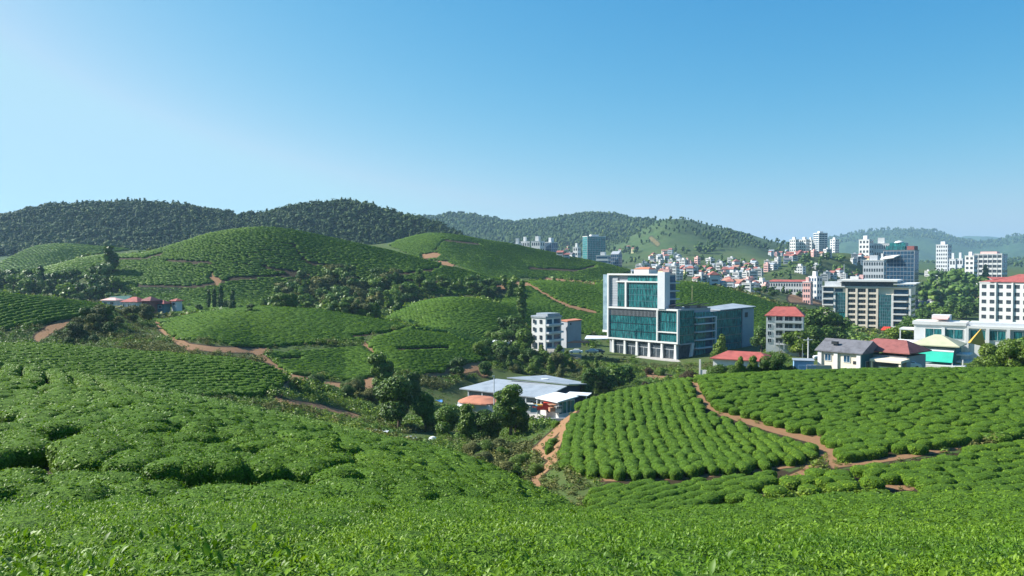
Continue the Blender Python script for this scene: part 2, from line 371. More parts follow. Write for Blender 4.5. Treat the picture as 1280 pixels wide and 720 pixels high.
HOLLOW = [  # dark gaps in the near slope
    ([(-40, 594), (60, 590), (150, 601), (260, 606), (330, 606), (400, 604), (424, 594), (428, 578), (416, 560)], 4.5),
    ([(-30, 526), (20, 530), (36, 540)], 3.5), ([(60, 548), (100, 553), (122, 545)], 3.5), ([(110, 560), (120, 580), (150, 592)], 2.5), ([(0, 572), (60, 577)], 2.),
    ([(190, 540), (212, 578)], 2), ([(170, 542), (182, 565)], 1.3), ([(215, 540), (238, 560)], 1.3), ([(310, 572), (322, 582)], 3), ([(280, 562), (312, 570)], 2.), ([(340, 556), (352, 566)], 3.),
    ([(-20, 637), (30, 640), (75, 643), (118, 648)], 2.2), ([(205, 652), (248, 656)], 4), ([(410, 545), (418, 560)], 2.5), ([(445, 572), (466, 590)], 2), ([(60, 610), (75, 614)], 2.5),
    ([(520, 628), (560, 634)], 1.5), ([(160, 486), (185, 492)], 1.8), ([(40, 485), (60, 489)], 1.8),
]


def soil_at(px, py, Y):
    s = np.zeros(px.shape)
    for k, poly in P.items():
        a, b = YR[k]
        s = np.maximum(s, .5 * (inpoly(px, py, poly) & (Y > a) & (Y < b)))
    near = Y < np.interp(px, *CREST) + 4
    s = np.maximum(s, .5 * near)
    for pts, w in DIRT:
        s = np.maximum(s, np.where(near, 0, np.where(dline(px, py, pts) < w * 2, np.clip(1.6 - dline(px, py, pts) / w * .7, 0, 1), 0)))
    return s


cols = np.linspace(-.95, .95, 820)
rows = np.concatenate([np.arange(-40, 4, 1.5), np.geomspace(4, 60, 260)[:-1], np.geomspace(60, 700, 420)[:-1], np.geomspace(700, 9000, 330)])
S_, Y_ = np.meshgrid(cols, rows)
X_ = S_ * (np.maximum(Y_, 0) + 14)
Z_ = H(X_, Y_)
nr, nc = X_.shape
idx = np.arange(nr * nc).reshape(nr, nc)
quads = np.stack([idx[:-1, :-1], idx[:-1, 1:], idx[1:, 1:], idx[1:, :-1]], -1).reshape(-1, 4)
gpx, gpy = proj(X_, Y_, Z_)
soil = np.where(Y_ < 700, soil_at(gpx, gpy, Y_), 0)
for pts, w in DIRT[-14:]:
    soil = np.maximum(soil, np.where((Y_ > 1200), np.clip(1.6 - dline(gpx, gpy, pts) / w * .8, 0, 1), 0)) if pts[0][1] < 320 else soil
wood = np.zeros_like(soil)
# forest floor of the wooded ridges
wood = np.maximum(wood, np.clip((Y_ - 1200) / 150, 0, 1) * .55)
wood[(Y_ > 690) & (gpx < 600) & (Y_ < 1150)] = 1
wood = np.maximum(wood, np.clip((Y_ - 1720) / 200, 0, 1))
wood = np.maximum(wood, (Y_ > 2900) * 1.)

m = Nodes('ground_earth')
at_s = m.n('ShaderNodeAttribute', attribute_name='soil'); at_w = m.n('ShaderNodeAttribute', attribute_name='wood')
n1 = m.noise(.25, 6, .65, 'World'); n2 = m.noise(2.2, 6, .7, 'World'); n3 = m.noise(.03, 4, .6, 'World')
grass = m.mix(m.ramp(n1, [(.35, (0, 0, 0)), (.65, (1, 1, 1))]), (.035, .065, .014), (.085, .095, .03))
grass = m.mix(m.ramp(n3, [(.4, (0, 0, 0)), (.62, (1, 1, 1))]), grass, (.05, .085, .02))
dirt = m.mix(n2, m.mix(n1, (.12, .055, .026), (.185, .092, .044)), (.28, .17, .09))
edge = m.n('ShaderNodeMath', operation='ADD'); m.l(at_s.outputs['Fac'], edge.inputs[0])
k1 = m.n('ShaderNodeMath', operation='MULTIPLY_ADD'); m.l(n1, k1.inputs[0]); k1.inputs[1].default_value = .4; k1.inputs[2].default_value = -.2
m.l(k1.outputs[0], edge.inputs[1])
litter_shade = m.mix(n2, (.018, .016, .008), (.05, .034, .016))  # mulch brown, darkened further so the shade between bushes sits in the colour
base = m.mix(m.ramp(edge.outputs[0], [(.26, (0, 0, 0)), (.36, (1, 1, 1))]), grass, litter_shade)
base = m.mix(m.ramp(edge.outputs[0], [(.68, (0, 0, 0)), (.8, (1, 1, 1))]), base, dirt)
f1 = m.noise(.05, 8, .7, 'World')
wcol = m.ramp(f1, [(.35, (.02, .05, .02)), (.5, (.035, .075, .025)), (.68, (.06, .10, .035))])
base = m.mix(at_w.outputs['Fac'], base, wcol)
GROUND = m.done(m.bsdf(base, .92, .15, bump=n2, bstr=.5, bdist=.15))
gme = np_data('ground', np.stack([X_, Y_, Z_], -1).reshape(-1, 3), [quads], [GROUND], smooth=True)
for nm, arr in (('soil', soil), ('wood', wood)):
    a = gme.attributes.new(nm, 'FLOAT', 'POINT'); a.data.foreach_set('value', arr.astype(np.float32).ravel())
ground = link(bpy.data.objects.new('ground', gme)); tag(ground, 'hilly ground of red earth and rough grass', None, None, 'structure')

# ================================================================== tea bushes
TEA = leafy('tea_leaf', (.05, .105, .009), (.11, .205, .012), (.19, .31, .018), .55, .22, .18)
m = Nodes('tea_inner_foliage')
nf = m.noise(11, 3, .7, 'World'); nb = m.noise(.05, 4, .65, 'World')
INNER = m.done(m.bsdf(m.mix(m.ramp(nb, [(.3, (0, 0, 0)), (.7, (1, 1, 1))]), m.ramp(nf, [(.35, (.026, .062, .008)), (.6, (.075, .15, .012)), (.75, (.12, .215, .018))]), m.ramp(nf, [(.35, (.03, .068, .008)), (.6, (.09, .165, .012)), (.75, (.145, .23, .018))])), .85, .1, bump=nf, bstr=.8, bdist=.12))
TEAFAR = leafy('tea_canopy', (.026, .07, .013), (.042, .11, .016), (.07, .16, .02), .6, .12, .2)


def prof_r(t): return np.where(t < .35, .88 + .12 * t / .35, np.cos(np.clip((t - .35) / .65, 0, 1) * np.pi / 2) ** .62)
def prof_h(t): return np.where(t < .35, t / .35 * .62, .62 + .38 * np.sin(np.clip((t - .35) / .65, 0, 1) * np.pi / 2) ** .9)


def dome(nl, nw, seed, n_cards=0, card=.1, lump=.10, p=2.4):
    """clipped bush of radius 1 and height 1: lumpy flat-topped dome carrying leaf cards. returns verts, dome quads, card quads"""
    r_ = np.random.default_rng(seed)
    th = np.linspace(0, 2 * np.pi, nw, endpoint=False)
    t = np.linspace(0, 1, nl)
    rr = prof_r(t)
    rr[-1] = .02
    A, B = r_.uniform(0, 9, 2)
    V = []
    def surf(r, h, a):
        n = 1 + lump * 2 * fbm(np.cos(a) * 2.1 + A, np.sin(a) * 2.1 + B + h * 1.7, seed, 2)
        return np.stack([np.cos(a) * r * n, np.sin(a) * r * n, h * (1 + lump * 1.3 * fbm(np.cos(a) * r * 2.2 + B, np.sin(a) * r * 2.2 + A, seed + 3, 2))], -1)
    hgt = prof_h
    for r, tt in zip(rr, t):
        V.append(surf(np.full(nw, r), np.full(nw, float(hgt(np.array(tt)))), th))
    V = np.concatenate(V)
    q = [(i * nw + j, i * nw + (j + 1) % nw, (i + 1) * nw + (j + 1) % nw, (i + 1) * nw + j) for i in range(nl - 1) for j in range(nw)]
    Q = np.array(q)
    cards = np.zeros((0, 4), int)
    if n_cards:
        tt = 1 - np.sqrt(r_.uniform(0, 1, n_cards)) * .93
        a = r_.uniform(0, 2 * np.pi, n_cards)
        r = np.interp(tt, t, rr)
        pos = surf(r, hgt(tt), a)
        nrm = np.stack([np.cos(a) * np.clip(1.2 - tt * 1.3, .0, 1), np.sin(a) * np.clip(1.2 - tt * 1.3, 0, 1), np.clip(tt * 1.4, .15, 1)], -1)
        nrm += r_.normal(0, .45, (n_cards, 3)); nrm /= np.linalg.norm(nrm, axis=1)[:, None]
        V, cards = add_cards(V, pos + nrm * card * .15, nrm, card * r_.uniform(.7, 1.3, n_cards), r_, .55)
    return V, Q, cards


def add_cards(V, pos, nrm, size, r_, asp=.6):
    n = len(pos)
    u = np.cross(nrm, r_.normal(0, 1, (n, 3))); u /= np.linalg.norm(u, axis=1)[:, None] + 1e-9
    w = np.cross(nrm, u)
    s = np.asarray(size)[:, None]
    c = np.stack([pos - u * s, pos - w * s * asp, pos + u * s, pos + w * s * asp], 1)
    b = len(V)
    return np.concatenate([V, c.reshape(-1, 3)]), (b + np.arange(4 * n).reshape(n, 4))


LOD = {
    0: [dome(8, 16, 20 + k, 0, lump=.0) for k in range(3)],
    1: [dome(7, 14, 30 + k, 1100, .062) for k in range(4)],
    2: [dome(6, 12, 40 + k, 420, .085) for k in range(5)],
    3: [dome(5, 10, 50 + k, 80, .15, .1) for k in range(5)],
    4: [dome(4, 8, 60 + k, 8, .3, .09) for k in range(5)],
    5: [dome(3, 7, 70 + k, 4, .4, .1) for k in range(4)],
}


class Bag:
    """many copies of small templates gathered into one mesh"""
    def __init__(s): s.V = []; s.Fq = {}; s.n = 0
    def put(s, tpl, pos, rot, scl, slots=(1, 0)):
        V, Q, K = tpl
        n = len(pos)
        if n == 0: return
        c, d = np.cos(rot)[:, None], np.sin(rot)[:, None]
        x = V[None, :, 0] * scl[:, 0:1]; y = V[None, :, 1] * scl[:, 1:2]; z = V[None, :, 2] * scl[:, 2:3]
        W = np.stack([x * c - y * d, x * d + y * c, z], -1) + pos[:, None]
        off = s.n + (np.arange(n) * len(V))[:, None, None]
        for arr, sl in ((Q, slots[0]), (K, slots[1])):
            if len(arr): s.Fq.setdefault((sl, arr.shape[1]), []).append((off + arr[None]).reshape(-1, arr.shape[1]))
        s.V.append(W.reshape(-1, 3)); s.n += n * len(V)
    def raw(s, V, faces, slot=0):
        s.Fq.setdefault((slot, faces.shape[1]), []).append(faces + s.n); s.V.append(V); s.n += len(V)
    def data(s, name, mats, smooth=True):
        ks = list(s.Fq)
        return np_data(name, np.concatenate(s.V), [np.concatenate(s.Fq[k]) for k in ks], mats, [k[0] for k in ks], smooth)


tea = Bag()
singles = []          # bushes that become objects: (plot, lod, template, pos, rot, scale)


def rows_of(key, ang, gap, step, rad, hgt, lod, jit=.25, fan=0., warp=0., keep=1.0, along=1.25, single=False, off_edge=0.):
    a, b = YR[key]
    poly = P[key]
    xs = [p[0] for p in poly]
    x0, x1 = (min(xs) - 660) / F * b, (max(xs) - 620) / F * b
    if min(xs) > 640: x0 = (min(xs) - 660) / F * a
    if max(xs) < 640: x1 = (max(xs) - 620) / F * a
    cx, cy = (x0 + x1) / 2, (a + b) / 2
    R = math.hypot(x1 - x0, b - a) / 2 + 5
    if R / gap * R / step > 1.2e6: raise ValueError(key)
    u, v = np.meshgrid(np.arange(-R, R, step), np.arange(-R, R, gap))
    v = v + warp * np.sin(u / 17. + .7) + warp * 4 * noise(u / 30, v / 30, 2)
    u = u + (np.arange(v.shape[0])[:, None] * .618 % 1) * step
    u = u + rng.normal(0, jit * step * .5, u.shape); v = v + rng.normal(0, jit * gap * .25, v.shape)
    A = RAD(ang) + fan * (u / R)
    ca, sa = math.cos(RAD(ang)), math.sin(RAD(ang))
    u, v = u.ravel(), v.ravel()
    X = cx + u * ca - v * sa; Y = cy + u * sa + v * ca
    if fan:   # rows that spread out towards the foot of the slope
        k = 1 + fan * (cy - Y) / (b - a)
        X = cx + (X - cx) * k
    ok = (Y > a) & (Y < b) & (X > x0) & (X < x1); X, Y = X[ok], Y[ok]
    Z = H(X, Y)
    px, py = proj(X, Y, Z)
    py2 = py - hgt * .5 * F / Y
    ok = inpoly(px, py2, poly)
    for pts, w in DIRT + PATHS:
        ok &= dline(px, py2, pts) > w * 1.0 + rad * .5 * F / Y
    ok &= (rng.uniform(0, 1, len(X)) < keep)
    X, Y, Z = X[ok], Y[ok], Z[ok]
    n = len(X)
    s = rng.uniform(.85, 1.18, n)
    if lod >= 4: along = 1.75
    scl = np.stack([rad * along * s, rad * s * rng.uniform(.9, 1.1, n), hgt * rng.uniform(.92, 1.08, n)], -1)
    rot = RAD(ang) + rng.normal(0, .12, n)
    pos = np.stack([X, Y, Z - .12], -1)
    t = rng.integers(0, len(LOD[lod]), n)
    if single:
        for i in range(n): singles.append((key, lod, int(t[i]), pos[i], rot[i], scl[i]))
    else:
        for k in range(len(LOD[lod])):
            q = t == k
            tea.put(LOD[lod][k], pos[q], rot[q], scl[q])
    return n


cnt = {}
cnt['right_fan'] = rows_of('right_fan', 83.5, 1.2, .95, .57, .92, 2, .5, warp=.3, along=1.5, single=True)
cnt['right_high'] = rows_of('right_high', 20, 1.4, 1.35, .78, .92, 2, .55, warp=.5, keep=.95, single=True)
cnt['right_strip'] = rows_of('right_strip', 38, 1.3, 1.1, .7, .9, 2, warp=.2, along=1.4, single=True)
cnt['right_low'] = rows_of('right_low', 25, 1.42, 1.35, .86, .92, 2, .5, warp=.3, single=True)
cnt['left_mid'] = rows_of('left_mid', 28, 1.5, 1.05, .72, 1.0, 3, warp=.5)
cnt['hill_top'] = rows_of('hill_top', 8, 1.2, 1.15, .76, .85, 4, warp=.4)
cnt['hill_low'] = rows_of('hill_low', 12, 1.2, 1.15, .76, .85, 4, warp=.4)
cnt['hill_end'] = rows_of('hill_end', -5, 1.2, 1.15, .76, .85, 4, warp=.4)
cnt['left_up'] = rows_of('left_up', 62, 1.9, 1.2, .82, 1.05, 4, warp=.4)
cnt['big_hill'] = rows_of('big_hill', 5, 1.4, 1.4, .98, .85, 5, .6, warp=.8)
cnt['left_far'] = rows_of('left_far', 20, 2.2, 2.0, 1.3, 1.1, 5, warp=.8)
cnt['hedge'] = rows_of('hedge', 75, 1.5, 1.0, .8, 1.5, 4, warp=.3)
cnt['mid_low'] = rows_of('mid_low', -10, 1.35, 1.3, .9, .85, 4, warp=.6)
cnt['mid_far'] = rows_of('mid_far', 12, 1.7, 1.6, 1.1, .9, 5, warp=.8)
cnt['mid_wide'] = rows_of('mid_wide', 15, 1.4, 1.3, .9, .85, 4, .5, warp=.9)

# --- the near slope: touching bushes, gaps only along the hollows
xs, ys = np.meshgrid(np.arange(-84, 84, 1.02), np.arange(.2, 92, .95))
xs = xs + (np.arange(xs.shape[0])[:, None] % 2) * .5
X = (xs + rng.normal(0, .16, xs.shape)).ravel(); Y = (ys + rng.normal(0, .16, ys.shape)).ravel()
ok = (np.abs(X) < .8 * (Y + 6)); X, Y = X[ok], Y[ok]
Z = H(X, Y); px, py = proj(X, Y, Z)
lim = np.interp(np.clip(px, -300, 1500), *CREST)
py2 = py - .6 * F / np.maximum(Y, 1)
hol = np.full(len(X), 9.)
for pts, w in HOLLOW: hol = np.minimum(hol, dline(px, py2, pts) / (w * 1.15 + 7.5 * 20 / np.maximum(Y, 12)))
strip = (px > -320) & (py2 < np.interp(px, [-300, 0, 250, 430, 560], [452, 474, 512, 545, 560])) & (Y > 52) & (px < 600)
ok = (Y < lim) & ((hol > 1) | (Y < 4)) & ~strip
bumpy = fbm(X / 4.2, Y / 4.2, 31, 3)
cluster = inpoly(px, py2, [(-200, 500), (150, 505), (330, 540), (425, 560), (430, 610), (-200, 610)]) & (Y > 18)
ok &= (rng.uniform(0, 1, len(X)) > .04) & ~(cluster & (rng.uniform(0, 1, len(X)) < .05))
X, Y, Z, bumpy, cluster = X[ok], Y[ok], Z[ok], bumpy[ok], cluster[ok]
hg = np.where(cluster, 1.1, .98) + np.where(cluster, .32, .28) * bumpy + rng.normal(0, .05, len(X))
rd = np.where(cluster, .84, .84) * rng.uniform(.85, 1.2, len(X))
scl = np.stack([rd * rng.uniform(1, 1.3, len(X)), rd, hg], -1); rot = rng.uniform(0, np.pi, len(X))
pos = np.stack([X, Y, Z - .08], -1)
lod = np.where(Y < 17, 0, np.where(Y < 36, 1, 2))
for L in (0, 1, 2):
    t = rng.integers(0, len(LOD[L]), len(X)); shrink = .93 if L == 0 else 1.
    for k in range(len(LOD[L])):
        q = (lod == L) & (t == k) & ~((L == 1) & cluster & (Y < 40) & (px[ok] > -20))
        tea.put(LOD[L][k], pos[q], rot[q], scl[q] * shrink)
q = np.nonzero((lod == 1) & cluster & (Y < 40) & (px[ok] > -20))[0]
for i in q: singles.append(('mound', 1, int(i) % 4, pos[i], rot[i], scl[i]))
near_b = (pos, rot, scl, lod)
# --- strip of rows running up to the crest, narrow slits between them
u, v = np.meshgrid(np.arange(48, 90, .95), np.arange(-100, 20, 2.0))
X = (v - .6 * (u - 70) + rng.normal(0, .1, u.shape)).ravel(); Y = (u + rng.normal(0, .2, u.shape)).ravel()
Z = H(X, Y); px, py = proj(X, Y, Z); py2 = py - .6 * F / Y
ok = (px > -320) & (py2 < np.interp(px, [-300, 0, 250, 430, 560], [452, 474, 512, 545, 560])) & (Y < np.interp(px, *CREST)) & (px < 600) & (rng.uniform(0, 1, len(X)) < .93)
X, Y, Z = X[ok], Y[ok], Z[ok]
n = len(X); s = rng.uniform(.92, 1.1, n)
scl = np.stack([.68 * s, .95 * s, 1.05 * rng.uniform(.9, 1.1, n)], -1)
t = rng.integers(0, 5, n)
for k in range(5):
    tea.put(LOD[2][k], np.stack([X, Y, Z - .08], -1)[t == k], np.full((t == k).sum(), .54), scl[t == k])
# a few bushes alone beside the dirt path
for (bx, by, r) in ((970, 624, 1.0), (988, 612, .95), (1006, 610, 1.1), (1022, 600, 1.0), (1030, 612, .8), (1012, 622, .9), (944, 634, .8), (1048, 604, 1.1), (1060, 616, .9), (1090, 612, .95)):
    p_ = hit(bx, by, 48, 100)
    singles.append(('alone', 2, random.randrange(5), np.array(p_) - [0, 0, .1], random.random() * 3, np.array([r, r * .95, 1.0 + .1 * random.random()])))

# --- which bushes are objects of their own: those that show largest
def px_size(s): return s[5][0] / s[3][1]
alone = [s for s in singles if s[0] == 'alone']
rest = sorted([s for s in singles if s[0] != 'alone' and -25 < proj(*s[3])[0] < 1305], key=px_size, reverse=True)
keep = alone + rest[:296 - len(alone)]
drop = rest[296 - len(alone):] + [s for s in singles if s[0] != 'alone' and not (-25 < proj(*s[3])[0] < 1305)]
for s in drop:
    tea.put(LOD[s[1]][s[2]], np.array([s[3]]), np.array([s[4]]), np.array([s[5]]))
BL = {'mound': ('tall dark tea bush in the mounded clump above the hollow of the near slope', 'tea bushes in the mounded clump'),
      'right_fan': ('clipped tea bush in the fan-shaped plot of straight rows beside the dirt path', 'tea bushes of the fan-shaped plot'),
      'right_high': ('rounded cushion-like tea bush in the upper plot between dirt path and houses', 'tea bushes of the upper cushion plot'),
      'right_strip': ('dark tea bush in the slanting rows below the fan-shaped plot', 'tea bushes of the slanting strip'),
      'right_low': ('dark rounded tea bush in the low plot just behind the bright crest', 'tea bushes of the low dark plot'),
      'alone': ('small round tea bush standing apart on bare earth beside the dirt path', 'tea bushes apart on bare earth')}
bush_me = {}
for s in keep:
    k = (s[1], s[2])
    if k not in bush_me:
        V, Q, K = LOD[k[0]][k[1]]
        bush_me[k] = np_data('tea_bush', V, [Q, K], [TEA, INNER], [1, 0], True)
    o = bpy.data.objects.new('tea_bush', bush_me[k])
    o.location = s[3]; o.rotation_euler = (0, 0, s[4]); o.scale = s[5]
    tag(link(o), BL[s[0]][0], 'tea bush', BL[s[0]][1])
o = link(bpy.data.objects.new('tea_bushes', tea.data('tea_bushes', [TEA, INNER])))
tag(o, 'clipped green tea bushes covering the slopes in rows', 'tea bushes', None, 'stuff')

# --- single leaves and upright young shoots on the nearest bushes
def leaf_tpl(six):
    if six:
        V = np.array([(0, 0, 0), (-.16, .3, .06), (0, .3, 0), (.16, .3, .06), (-.18, .62, .03), (0, .62, -.03), (.18, .62, .03), (0, 1, -.16)])
        return V, [np.array([(0, 3, 2), (0, 2, 1), (4, 5, 7), (5, 6, 7)]), np.array([(1, 2, 5, 4), (2, 3, 6, 5)])]
    V = np.array([(0, 0, 0), (-.2, .5, .05), (0, .5, 0), (.2, .5, .05), (0, 1, -.1)])
    return V, [np.array([(0, 3, 4, 2), (0, 2, 4, 1)])]


def leaves(y0, y1, per, size, six, seed, corner=False):
    r_ = np.random.default_rng(seed)
    pos, rot, scl, lod = near_b
    q = (pos[:, 1] >= y0) & (pos[:, 1] < y1) & (np.abs(pos[:, 0]) < .72 * (pos[:, 1] + 1.5))
    if corner: q &= (pos[:, 0] < -.32 * pos[:, 1]) & (noise(pos[:, 0] / 2, pos[:, 1] / 2, 3) > -.2)
    p, ro, sc = pos[q], rot[q], scl[q]
    nb = len(p)
    i = np.repeat(np.arange(nb), per)
    n = len(i)
    t = 1 - np.sqrt(r_.uniform(0, 1, n)) * .8
    a = r_.uniform(0, 2 * np.pi, n)
    rr = prof_r(t); hh = prof_h(t)
    x = np.cos(a) * rr * sc[i, 0]; y = np.sin(a) * rr * sc[i, 1]
    c, d = np.cos(ro[i]), np.sin(ro[i])
    base = p[i] + np.stack([x * c - y * d, x * d + y * c, hh * sc[i, 2]], -1)
    base[:, 2] += r_.uniform(-.05, .07, n)
    # direction: azimuth free, rising; a share stands nearly upright (young shoots)
    az = r_.uniform(0, 2 * np.pi, n); up = r_.uniform(0, 1, n) < .35
    el = np.where(up, r_.uniform(.8, 1.4, n), r_.uniform(-.1, .8, n))
    dv = np.stack([np.cos(az) * np.cos(el), np.sin(az) * np.cos(el), np.sin(el)], -1)
    side = np.stack([-np.sin(az), np.cos(az), np.zeros(n)], -1) + r_.normal(0, .25, (n, 3))
    side -= dv * (side * dv).sum(1)[:, None]; side /= np.linalg.norm(side, axis=1)[:, None]
    nv = np.cross(side, dv)
    nv *= np.where(nv[:, 2:3] < 0, -1, 1)
    s = size * r_.uniform(.55, 1.35, n)[:, None]
    V, fs = leaf_tpl(six)
    W = base[:, None] + s[:, None] * (V[None, :, 0:1] * side[:, None] * 1.15 + V[None, :, 1:2] * dv[:, None] + V[None, :, 2:3] * nv[:, None])
    bag = []
    off = (np.arange(n) * len(V))[:, None, None]
    return W.reshape(-1, 3), [(off + f[None]).reshape(-1, f.shape[1]) for f in fs]


TEANEAR = leafy('tea_shoot_leaf', (.05, .11, .009), (.105, .21, .013), (.17, .30, .02), .5, .3, .25, .35)
sh = Bag()
for args in ((5, 11.5, 3600, .05, True, 1), (11.5, 20, 2600, .053, False, 2), (20, 34, 520, .06, False, 3), (4.5, 10, 260, .12, True, 4, True), (4.5, 9, 60, .11, True, 5)):
    W, fl = leaves(*args)
    for kk, f in enumerate(fl):
        sh.Fq.setdefault((0, f.shape[1]), []).append(f + sh.n)
    sh.V.append(W); sh.n += len(W)
o = link(bpy.data.objects.new('tea_leaves', sh.data('tea_leaves', [TEANEAR], True)))
tag(o, 'glossy green leaves and pale shoots topping the nearest tea bushes', 'leaves', None, 'stuff')
print('TEA', cnt, 'singles', len(singles), 'verts', tea.n, sh.n)
# ================================================================== trees, shrubs and woods
LEAF = {
    'dark': leafy('dark_foliage', (.024, .062, .014), (.056, .118, .02), (.105, .18, .03), .55, .15, .22),
    'mid': leafy('green_foliage', (.045, .10, .017), (.095, .175, .025), (.16, .25, .04), .5, .2, .25),
    'bright': leafy('light_foliage', (.06, .11, .015), (.12, .19, .022), (.20, .28, .04), .5, .25, .25),
    'dry': leafy('olive_foliage', (.06, .08, .028), (.12, .14, .05), (.20, .20, .09), .7, .15, .15),
    'red': leafy('brown_foliage', (.03, .025, .015), (.06, .045, .025), (.10, .07, .04), .6, .15, .2),
}
WOODS = leafy('wood_foliage', (.012, .038, .014), (.03, .07, .02), (.085, .13, .035), .7, .08, .15, .012)
BARK = plain('bark', (.13, .10, .075), .9, .25, 3, .1, bump=.4)


def ico(sub):
    import bmesh
    bm = bmesh.new(); bmesh.ops.create_icosphere(bm, subdivisions=sub, radius=1)
    V = np.array([v.co for v in bm.verts]); Fc = np.array([[v.index for v in f.verts] for f in bm.faces]); bm.free()
    return V, Fc


ICO = {k: ico(k) for k in (1, 2)}


def lobes_of(kind, r_):
    """(centre, radii) of the foliage masses of a plant about 10 units tall"""
    L = []
    if kind == 'broad':
        for k in range(11):
            a = r_.uniform(0, 6.28); d = r_.uniform(1.2, 3.0); z = r_.uniform(2.4, 7.6)
            L.append(((d * math.cos(a), d * math.sin(a), z), (r_.uniform(1.4, 2.2), r_.uniform(1.4, 2.2), r_.uniform(1.2, 1.9))))
        L.append(((0, 0, 7.2), (2.2, 2.2, 2.2)))
    elif kind == 'tall':
        for k in range(10):
            a = r_.uniform(0, 6.28); z = r_.uniform(1.6, 9); d = r_.uniform(.4, 1.7) * (1.15 - z / 12)
            s = r_.uniform(1.2, 1.8) * (1.2 - z / 16)
            L.append(((d * math.cos(a), d * math.sin(a), z), (s, s, s * 1.25)))
    elif kind == 'column':
        for k in range(9):
            z = .9 + k * 1.02; s = .95 * math.sin((k + 1.6) / 11 * math.pi) ** .6
            L.append(((r_.uniform(-.2, .2), r_.uniform(-.2, .2), z), (s, s, .9)))
    elif kind == 'airy':
        for k in range(12):
            a = r_.uniform(0, 6.28); z = r_.uniform(1.8, 9.4); d = r_.uniform(.5, 2.2) * (1.2 - z / 14)
            s = r_.uniform(.9, 1.4)
            L.append(((d * math.cos(a), d * math.sin(a), z), (s * 1.2, s * 1.2, s)))
    elif kind == 'shrub':
        for k in range(7):
            a = r_.uniform(0, 6.28); d = r_.uniform(.8, 3.4); s = r_.uniform(1.6, 2.6)
            L.append(((d * math.cos(a), d * math.sin(a), r_.uniform(1.2, 4.5)), (s, s, s * .9)))
        L.append(((0, 0, 4.5), (3, 3, 3.2)))
    return L


def crown_arrays(kind, n, size, seed):
    r_ = np.random.default_rng(seed)
    L = lobes_of(kind, r_)
    vol = np.array([np.prod(b) ** .67 for _, b in L]); vol /= vol.sum()
    k = r_.choice(len(L), n, p=vol)
    c = np.array([a for a, _ in L])[k]; rad = np.array([b for _, b in L])[k]
    d = r_.normal(0, 1, (n, 3)); d /= np.linalg.norm(d, axis=1)[:, None]
    pos = c + d * rad * (r_.uniform(.55, 1.06, n) ** .6)[:, None]
    pos[:, 2] = np.maximum(pos[:, 2], .15)
    nrm = d + r_.normal(0, .5, (n, 3)) + [0, 0, .25]; nrm /= np.linalg.norm(nrm, axis=1)[:, None]
    V, K = add_cards(np.zeros((0, 3)), pos, nrm, size * r_.uniform(.6, 1.4, n), r_, .62)
    return V, K, L


def trunk_mb(L, kind, seed):
    r_ = random.Random(seed); b = MB()
    top = 8.6 if kind in ('tall', 'column', 'airy') else 6.4
    p = Vector((0, 0, -.6)); pts = [p]
    for i in range(1, 6):
        pts.append(Vector((r_.uniform(-.18, .18) * i * .5, r_.uniform(-.18, .18) * i * .5, top * i / 5)))
    for i in range(5):
        b.tube(pts[i], pts[i + 1], .30 * (1 - i / 6), .30 * (1 - (i + 1) / 6), 7)
    for (c, rad) in L[:7]:
        z = max(1.4, c[2] - 2.0); j = min(4, int(z / top * 5)); q = pts[j].lerp(pts[j + 1], .5)
        b.tube(q, Vector(c) * .92 + q * .08, .11, .03, 5)
    return b


TREES = {}


def tree_data(kind, leaf, lod, v):
    key = (kind, leaf, lod, v)
    if key not in TREES:
        n, s = {0: (9500, .23), 1: (3600, .33), 2: (600, .6), 3: (170, .9)}[lod]
        V, K, L = crown_arrays(kind, n, s * (.8 if kind in ('column', 'airy') else 1.), hash((kind, v)) % 1000 if False else v * 37 + len(kind))
        if lod >= 2 or kind != 'airy':   # a few solid masses keep a far crown from turning transparent
            vs, fs = [V], []; b = len(V)
            for c, rad in L[:8]:
                iv, fc = ICO[1]
                vs.append(iv * np.array(rad) * (.5 if lod < 2 else .64) * (1 + .12 * np.sin(iv[:, :1] * 7 + iv[:, 1:2] * 5)) + np.array(c)); fs.append(fc + b); b += len(iv)
            crown = np_data('crown', np.concatenate(vs), [K, np.concatenate(fs)], [LEAF[leaf]], [0, 0])
        else:
            crown = np_data('crown', V, [K], [LEAF[leaf]], [0])
        TREES[key] = (crown, trunk_mb(L, kind, v).data('trunk', BARK) if kind != 'shrub' else None)
    return TREES[key]


n_tree = 0
far_trees = []


def plant(p, h, kind, leaf, label, group=None, name=None, cat=None, wide=1., lod=None):
    """one tree or shrub standing at p, h metres tall"""
    global n_tree
    n_tree += 1
    if lod is None: lod = 0 if p.y < 185 else 1 if p.y < 330 else 2 if p.y < 560 else 3
    if lod >= 3:   # far trees of the town: a few pixels each, one mass
        far_trees.append((p, h, leaf)); n_tree -= 1
        return None
    crown, trunk = tree_data(kind, leaf, lod, n_tree % 4)
    name = name or {'column': 'cypress', 'shrub': 'shrub'}.get(kind, 'tree')
    cat = cat or ('shrub' if kind == 'shrub' else 'tree')
    s = h / 10.
    k = random.uniform(1.0, 1.25) * wide * (1 if kind == 'column' else 1.1)
    if trunk is None or lod >= 3:
        o = bpy.data.objects.new(name, crown); link(o)
        o.location = p; o.scale = (s * k, s * k, s); o.rotation_euler = (0, 0, random.uniform(0, 6.28))
        return tag(o, label, cat, group)
    r = empty(name, p, random.uniform(0, 6.28), label, cat, group); r.scale = (s * k, s * k, s)
    link(bpy.data.objects.new('trunk', trunk), r); link(bpy.data.objects.new('crown', crown), r)
    return r


def plant_px(px, py, hpx, kind, leaf, label, group=None, y0=58., y1=2500., **kw):
    p = hit(px, py, y0, y1)
    return plant(p, hpx / F * p.y, kind, leaf, label, group, **kw)


